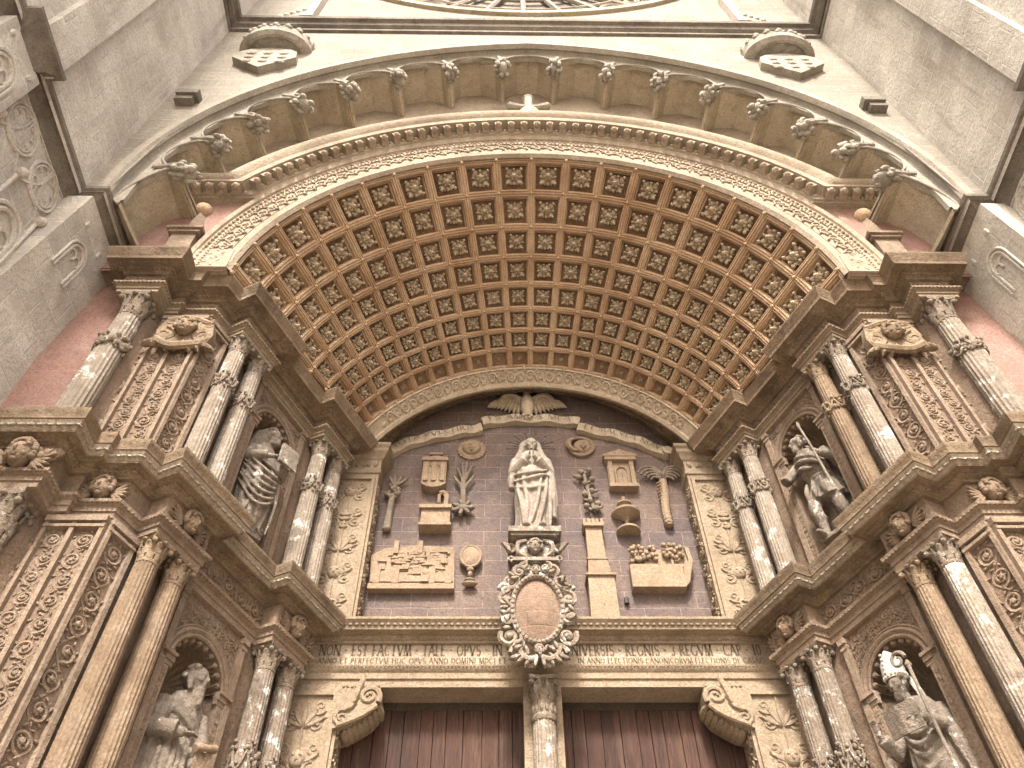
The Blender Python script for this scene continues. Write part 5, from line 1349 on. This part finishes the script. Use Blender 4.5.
# ================================================================ finial pedestals on the upper cornice ends
for nm, mir in SIDES:
    t = thing('finial_pedestal', f'small carved pedestal with a ball finial on the {nm} end of the upper cornice', 'finial', mx((-4.35, 5.0, 10.1), mir), 'finial pedestals')
    mb = MB(); x = -4.36
    box(mb, x-.2, x+.2, 4.84, 5.1, 10.1, 10.28); box(mb, x-.15, x+.15, 4.88, 5.1, 10.28, 10.78); box(mb, x-.19, x+.19, 4.84, 5.1, 10.78, 10.83); box(mb, x-.22, x+.22, 4.81, 5.1, 10.83, 10.88)
    lathe(mb, [(.15, 10.88), (.13, 10.95), (.10, 11.2), (.06, 11.45)], 4, (x, 4.98)); 
    mb.build('pedestal', 'panel', t, mirror=mir, smooth=False)
    mb = MB(); ell(mb, (x, 4.97, 11.56), (.12, .12, .12), 16, 10); mb.build('ball', 'vault', t, mirror=mir)
    mb = MB(); q = lambda u, v, o: (x+u, 4.84-o, v)
    for k in range(9): leaf(mb, q, -.16+.04*k, 10.12, pi/2+.4*sin(k*2), .14, .06, .01)
    mb.build('leaf_carving', 'capitalpale', t, mirror=mir)

# ================================================================ emblems of the litany on the tympanum
PT = lambda u, v, o: (u, TY-o, v)
def emblem(name, label, cat, loc, mb, mat='emblem', smooth=True, ang=40):
    return tag(mb.build(name, mat, org=(loc[0], TY, loc[1]), smooth=smooth, angle=ang), label, cat, 'carved emblems on the tympanum')
def slab(mb, x0, x1, z0, z1, d): box(mb, x0, x1, TY-d, TY+.01, z0, z1)
# eagle (dove) over the banner
t = thing('carved_bird', 'pale stone bird with spread wings perched above the banner', 'bird', (-.04, TY-.1, 11.06))
mb = MB(); q = lambda u, v, o: (-.04+u, TY-.07-o, 11.05+v*.86)
tube(mb, [q(0, .02, .02), q(0, .18, .06), q(0, .38, .06), q(0, .52, .05), q(0, .6, .04)], [.06, .11, .105, .065, .05], 10); ell(mb, q(.0, .63, .05), (.055, .065, .06), 9, 7); tube(mb, [q(.02, .63, .09), q(.075, .61, .13)], [.022, .008], 6)
for s in (-1, 1): tube(mb, [q(s*.05, .1, .04), q(s*.06, -.02, .05)], [.03, .02], 6)
for k in range(3): leaf(mb, q, 0, .08, -pi/2+.3*(k-1), .16, .06, .02)
mb.build('body', 'scroll', t)
for s in (-1, 1):
    mb = MB(); tube(mb, smooth_curve([q(s*.05, .40, .03), q(s*.2, .55, .03), q(s*.34, .53, .03), q(s*.40, .40, .02)], 4), .055, 7)
    for k in range(9): leaf(mb, q, s*(.09+.042*k), .50+.05*sin(k*.4), -pi/2+s*(.12+.07*k), .44-.02*k, .075, .01, .5)
    for k in range(7): leaf(mb, q, s*(.09+.045*k), .50+.04*sin(k*.5), -pi/2+s*(.12+.05*k), .2, .07, .035, .5)
    mb.build('wing', 'scroll', t)
# banner with lettering
t = thing('scroll_banner', 'long pale stone ribbon banner with worn lettering arching over the tympanum', 'banner', (0, TY-.08, 10.8))
def ribbon(pts, hgt, d, name='ribbon'):
    mb = MB(); p = smooth_curve([(x, 0, z) for x, z in pts], 6); rows = [[], [], [], [], []]
    L = len(p)
    for i, v in enumerate(p):
        tn = (p[min(i+1, L-1)]-p[max(i-1, 0)]).normalized(); nx, nz = -tn.z, tn.x
        o = d+.02*sin(i*.9)
        for k, (h, dd) in enumerate(((-.5, -.01-d), (-.5, 0), (0, .012), (.5, 0), (.5, -.05-d+.03))): rows[k].append((v.x+nx*h*hgt, TY-o-dd, v.z+nz*h*hgt))
    quad_grid(mb, rows); 
    for e in (0, L-1): mb.add([r[e] for r in rows], [tuple(range(5)), tuple(range(4, -1, -1))])
    return mb, p
PARTS = [[(-2.04, 10.26), (-1.9, 10.42), (-1.62, 10.57), (-1.3, 10.68), (-.95, 10.77), (-.72, 10.82)], [(-.72, 10.95), (-.4, 11.02), (0, 11.03), (.4, 11.02), (.74, 10.96)], [(.7, 10.84), (1.05, 10.74), (1.4, 10.62), (1.7, 10.46), (1.95, 10.28)]]
for pts, text in zip(PARTS, ('TOTA PVLCHRA', 'ES AMICA MEA', 'ET MACVLA NON')):
    mb, p = ribbon(pts, .165, .09); mb.build('ribbon', 'scroll', t)
    lm = MB(); L = len(p); lens = [0]
    for a_, b_ in zip(p[:-1], p[1:]): lens.append(lens[-1]+(b_-a_).length)
    def PR(u, v, o, p=p, lens=lens):
        u = min(max(u, 0), lens[-1]-1e-4); i = max(k for k in range(len(lens)) if lens[k] <= u); i = min(i, len(p)-2)
        f = (u-lens[i])/(lens[i+1]-lens[i]); c_ = p[i].lerp(p[i+1], f); tn = (p[i+1]-p[i]).normalized()
        return (c_.x-tn.z*v, TY-.128-o, c_.z+tn.x*v)
    write(lm, text, .095, lambda u, v, o: PR(u+.1, v-.047, o), .16, lens[-1]-.22); lm.build('lettering', 'ink', t, smooth=False)
mb = MB()
for x, z in ((-2.04, 10.25), (1.95, 10.27)): tube(mb, [(x, TY-.0, z), (x, TY-.16, z)], .075, 12); 
mb.build('rolled_end', 'scroll', t)
# sun
t = thing('sun_disc', 'carved sun face with a rayed rim, upper left of the statue', 'relief', (-.86, TY, 10.43), 'carved emblems on the tympanum')
mb = MB(); q = lambda u, v, o: (-.86+u, TY-o, 10.40+v)
lathe(mb, [(.215, 0), (.21, .03), (.16, .045), (.0, .05)], 36, P=q, fl=lambda a, z: 1-.06*abs(sin(a*9)))
for k in range(24): a = 2*pi*k/24; tube(mb, [q(.13*cos(a), .13*sin(a), .045), q(.205*cos(a), .205*sin(a), .035)], [.012, .006], 5)
mb.build('rays', 'emblem', t)
mb = MB(); ell(mb, q(0, 0, .05), (.13, .07, .13), 18, 10); face(mb, q, 0, 0, .105, .02, False); mb.build('face', 'emblem', t)
# moon
mb = MB(); q = lambda u, v, o: (.72+u, TY-o, 10.46+v)
lathe(mb, [(.20, 0), (.205, .05), (.17, .07), (.15, .05)], 32, P=q); 
ell(mb, q(.03, -.01, .03), (.14, .08, .14), 16, 10); face(mb, lambda u, v, o: q(u, v, o), .03, -.02, .085, .04, False)
tube(mb, [q(-.05+.13*cos(a), .13*sin(a), .08) for a in [1.7+2.9*k/12 for k in range(13)]], [.015+.03*sin(pi*k/12) for k in range(13)], 6)
emblem('moon_disc', 'round carved moon with a profile face, upper right of the statue', 'relief', (.72, 10.5), mb)
# small temple / tabernacle
mb = MB(); x0 = -1.36
ex_ = [(x0-.165, 9.6), (x0-.09, 9.55), (x0, 9.535), (x0+.09, 9.55), (x0+.165, 9.6), (x0+.165, 10.03), (x0-.165, 10.03)]
extrude(mb, ex_, TY-.14, TY+.01)
extrude(mb, [(x0-.19, 10.03), (x0+.19, 10.03), (x0+.17, 10.10), (x0-.17, 10.10)], TY-.17, TY+.01); extrude(mb, [(x0-.16, 10.10), (x0+.16, 10.10), (x0+.1, 10.14), (x0-.1, 10.14)], TY-.12, TY+.01)
box(mb, x0-.06, x0+.06, TY-.06, TY+.01, 10.14, 10.24); box(mb, x0-.09, x0+.09, TY-.08, TY+.01, 10.24, 10.28)
for s in (-1, 0, 1): box(mb, x0+s*.115-.03, x0+s*.115+.03, TY-.165, TY-.13, 9.64, 10.0)
for s in (-.5, .5): tube(mb, [(x0+s*.115-.03, TY-.145, 9.66), (x0+s*.115-.03, TY-.145, 9.9), (x0+s*.115, TY-.145, 9.95), (x0+s*.115+.03, TY-.145, 9.9), (x0+s*.115+.03, TY-.145, 9.66)], .012, 5)
emblem('temple_relief', 'golden stone temple with a curved base at the left of the statue', 'relief', (x0, 9.6), mb, smooth=False)
# cypress/flowering tree far left
mb = MB(); q = lambda u, v, o: (-1.90+u, TY-.05-o, v)
tube(mb, [q(-.02, 8.86, .0), q(-.01, 9.1, .02), q(-.0, 9.45, .02)], [.055, .045, .04], 8); ell(mb, q(-.02, 8.86, 0), (.065, .06, .05), 8, 5)
rnd = random.Random(4)
for k in range(26): 
    a = rnd.uniform(0, pi*2); rr = rnd.uniform(0, .11); ell(mb, q(rr*cos(a), 9.52+.13*sin(a), rnd.uniform(0, .05)), (.035, .035, .04), 6, 5)
for a in (-.5, -.1, .35, .8): leaf(mb, q, .02, 9.6, pi/2-a, .24, .05, .02)
emblem('tree_relief', 'slender carved tree with a leafy tuft at the far left', 'relief', (-1.9, 8.9), mb, 'emblemgrey')
# olive branch tree
mb = MB(); q = lambda u, v, o: (-.945+u, TY-.05-o, v)
tube(mb, smooth_curve([q(0, 9.18, 0), q(.0, 9.4, .02), q(-.01, 9.65, .02), q(.0, 9.75, .02)], 3), .04, 8)
for s, z, l in ((-1, 9.7, .22), (1, 9.72, .26), (-.35, 9.74, .3), (.35, 9.76, .32), (1.3, 9.6, .16), (-1.3, 9.58, .16)):
    tube(mb, smooth_curve([q(0, z-.05, .02), q(s*.05, z+l*.5, .03), q(s*.09, z+l, .02)], 3), .022, 6); leaf(mb, q, s*.06, z+l*.7, pi/2-s*.4, .14, .045, .02)
for k in range(7): a = 2*pi*k/7; leaf(mb, q, .03*cos(a), 9.2+.02*sin(a), a, .13, .07, .03, .7)
ell(mb, q(0, 9.2, .03), (.08, .05, .06), 8, 6)
emblem('branching_plant', 'carved branching olive plant just left of the statue', 'relief', (-.95, 9.2), mb, 'emblemgrey')
# rose branch right
mb = MB(); q = lambda u, v, o: (.74+u, TY-.05-o, v)
tube(mb, smooth_curve([q(.06, 9.2, 0), q(.02, 9.45, .02), q(.0, 9.65, .02), q(-.02, 9.85, .02)], 3), .026, 7)
for k, (u, v) in enumerate(((-.06, 9.88), (.05, 9.92), (-.10, 9.78), (.08, 9.74), (-.02, 9.66), (.06, 9.52), (-.04, 9.46), (.02, 9.34), (.12, 9.28), (-.03, 9.24), (.1, 9.2))):
    ell(mb, q(u, v, .03), (.045, .045, .045), 8, 6); leaf(mb, q, u, v, k*1.3, .1, .045, .02)
emblem('rose_branch', 'carved rose branch just right of the statue', 'relief', (.75, 9.2), mb, 'emblemgrey')
# gate right
mb = MB(); x0 = 1.25
for a, b_, c_, d_, dd in ((x0-.19, x0+.19, 9.62, 10.12, .06), (x0-.2, x0+.2, 9.58, 9.64, .12), (x0-.22, x0+.22, 10.10, 10.16, .13)): slab(mb, a, b_, c_, d_, dd)
for s in (-1, 1): slab(mb, x0+s*.15-.03, x0+s*.15+.03, 9.64, 10.1, .10)
extrude(mb, [(x0-.24, 10.16), (x0+.24, 10.16), (x0+.24, 10.19), (x0, 10.30), (x0-.24, 10.19)], TY-.14, TY+.01)
tube(mb, [(x0-.085, TY-.07, 9.66)]+[(x0+.085*cos(a), TY-.07, 9.9+.1*sin(a)) for a in [pi-pi*k/10 for k in range(11)]]+[(x0+.085, TY-.07, 9.66)], .02, 6)
for s in (-.5, .5): slab(mb, x0+s*.07-.028, x0+s*.07+.028, 9.67, 9.9, .075)
emblem('gate_relief', 'golden stone gate with a pediment at the right of the statue', 'relief', (x0, 9.6), mb, smooth=False)
# palm tree right
t = thing('palm_relief', 'carved palm tree with drooping fronds at the far right', 'relief', (1.8, TY, 8.9), 'carved emblems on the tympanum')
mb = MB(); q = lambda u, v, o: (1.80+u, TY-.05-o, v)
tube(mb, smooth_curve([q(-.03, 8.92, .0), q(-.04, 9.2, .02), q(-.01, 9.5, .02), q(.0, 9.72, .02)], 6), .058, 9)
for k in range(13): tube(mb, [q(-.035+.06*cos(a), 8.95+.06*k, .01+.05*sin(a)) for a in [pi*j/6 for j in range(7)]], .012, 5)
mb.build('trunk', 'emblem', t)
mb = MB()
for s in (-1, 1):
    for k in range(5):
        r = .07+.022*k; tube(mb, [q(s*(.02+r-r*cos(a)*1.0), 9.72+.02*k+r*1.05*sin(a), .03+.008*k) for a in [2.9*j/9 for j in range(10)]], [.026-.0014*j for j in range(10)], 6)
for k in range(3): leaf(mb, q, .0, 9.76, pi/2+.35*(k-1), .18, .06, .02)
mb.build('fronds', 'emblemgrey', t)
# well left
mb = MB(); x0 = -1.29
slab(mb, x0-.19, x0+.19, 8.84, 9.10, .16); slab(mb, x0-.22, x0+.20, 9.10, 9.16, .20); slab(mb, x0-.21, x0+.21, 8.82, 8.86, .18); slab(mb, x0+.09, x0+.15, 9.16, 9.44, .10)
tube(mb, smooth_curve([(x0+.12, TY-.06, 9.42), (x0+.08, TY-.06, 9.5), (x0+.02, TY-.06, 9.48)], 4), .035, 7); tube(mb, [(x0+.02, TY-.06, 9.46), (x0+.02, TY-.06, 9.3)], .025, 6)
emblem('well_relief', 'square stone well with an upright post and hook at the left', 'relief', (x0, 8.85), mb, smooth=False)
# fountain right
mb = MB(); x0 = 1.22
q = lambda u, v, o: (x0+u, TY-.03-o, v)
lathe(mb, [(.0, 8.80), (.16, 8.80), (.16, 8.83), (.05, 8.88), (.035, 8.92), (.03, 9.0), (.09, 9.05), (.19, 9.10), (.195, 9.13), (.17, 9.14), (.04, 9.15), (.03, 9.22), (.05, 9.26), (.10, 9.29), (.10, 9.31), (.03, 9.32), (.025, 9.38), (.04, 9.42), (.0, 9.46)], 20, (x0, TY-.04))
emblem('fountain_relief', 'carved two-tiered fountain at the right of the statue', 'relief', (x0, 8.8), mb)
# walled city left
mb = MB(); 
ex_ = [(-2.02, 7.89), (-1.0, 7.89), (-1.02, 8.46), (-1.04, 8.54), (-1.55, 8.56), (-1.9, 8.52), (-2.06, 8.40)]
extrude(mb, ex_, TY-.07, TY+.01); slab(mb, -2.04, -1.0, 7.87, 7.95, .10)
rnd = random.Random(12)
for k in range(38):
    x = rnd.uniform(-1.98, -1.16); z = rnd.uniform(8.08, 8.42); w_ = rnd.uniform(.06, .14); h = rnd.uniform(.05, .14)
    slab(mb, x, x+w_, z, z+h, .082+rnd.uniform(.0, .03))
    if rnd.random() < .6: extrude(mb, [(x-.01, z+h), (x+w_+.01, z+h), (x+w_*.5, z+h+.05)], TY-.10-rnd.uniform(0, .02), TY)
slab(mb, -2.02, -1.02, 7.98, 8.12, .09)
for x in (-1.95, -1.72, -1.28, -1.08): slab(mb, x-.04, x+.04, 7.95, 8.22, .105)
for x in (-1.75, -1.45): slab(mb, x-.03, x+.03, 8.4, 8.60, .12)
slab(mb, -1.41, -1.31, 7.96, 8.1, .125); ell(mb, (-1.36, TY-.12, 8.1), (.05, .015, .05), 12, 8)
emblem('city_relief', 'wide carved panel of a walled city, lower left of the tympanum', 'relief', (-1.5, 7.9), mb, smooth=False)
# mirror
mb = MB(); q = lambda u, v, o: (-.815+u, TY-.05-o, v)
ell(mb, q(0, 8.38, .02), (.125, .045, .165), 20, 12); tube(mb, [q(.125*cos(a), 8.38+.165*sin(a), .03) for a in [2*pi*k/28 for k in range(29)]], .022, 6)
for z, w_, h in ((8.18, .05, .04), (8.1, .035, .05), (8.02, .07, .025), (7.97, .10, .03)): ell(mb, q(0, z, .01), (w_, .05, h), 10, 6)
emblem('mirror_relief', 'small oval mirror on a foot beside the city panel', 'relief', (-.82, 7.95), mb)
# tower
mb = MB()
extrude(mb, [(.60, 7.22), (.94, 7.22), (.93, 7.98), (.615, 7.98)], TY-.20, TY+.01); extrude(mb, [(.59, 7.98), (.955, 7.98), (.955, 8.01), (.59, 8.01)], TY-.23, TY+.01)
extrude(mb, [(.625, 8.01), (.92, 8.01), (.875, 8.26), (.64, 8.26)], TY-.17, TY+.01); extrude(mb, [(.63, 8.26), (.885, 8.26), (.885, 8.285), (.63, 8.285)], TY-.18, TY+.01)
extrude(mb, [(.645, 8.285), (.87, 8.285), (.855, 8.80), (.65, 8.80)], TY-.15, TY+.01); extrude(mb, [(.625, 8.80), (.885, 8.80), (.895, 8.86), (.615, 8.86)], TY-.19, TY+.01)
for k in range(5): slab(mb, .622+.056*k, .655+.056*k, 8.86, 8.92, .19)
slab(mb, .68, .83, 8.86, 8.97, .12)
emblem('tower_relief', 'tall golden stone tower standing on the lintel right of the cartouche', 'relief', (.77, 7.3), mb, smooth=False)
# walled garden
mb = MB()
extrude(mb, [(1.15, 7.89), (1.80, 7.89), (1.84, 8.0), (1.93, 8.3), (1.92, 8.5), (1.20, 8.50)], TY-.07, TY+.01); slab(mb, 1.15, 1.80, 7.87, 8.2, .14); slab(mb, 1.17, 1.82, 8.19, 8.23, .12)
extrude(mb, [(1.80, 7.89), (1.86, 7.96), (1.95, 8.3), (1.93, 8.5), (1.88, 8.5), (1.9, 8.3), (1.8, 8.05)], TY-.12, TY+.01)
rnd = random.Random(8)
for k in range(60):
    u = rnd.uniform(1.17, 1.50) if k < 34 else rnd.uniform(1.60, 1.84); v = 8.33+rnd.uniform(0, .2) if k < 24 or k >= 34 else rnd.uniform(8.28, 8.36)
    ell(mb, (u, TY-.09-rnd.uniform(0, .05), v), (.032, .035, .032), 6, 5)
for x in (1.28, 1.48, 1.7): tube(mb, [(x, TY-.09, 8.2), (x, TY-.09, 8.42)], .02, 6)
emblem('garden_relief', 'carved walled garden with leafy trees, lower right of the tympanum', 'relief', (1.5, 7.9), mb)
# masonry seams of tympanum ledge: small dark vent
mb = MB(); tube(mb, [(1.07, TY-.03, 7.70), (1.07, TY-.03, 7.78)], .03, 8)
tag(mb.build('lamp_fitting', 'iron', org=(1.07, TY, 7.7)), 'small dark fitting on the tympanum beside the tower base', 'fitting')
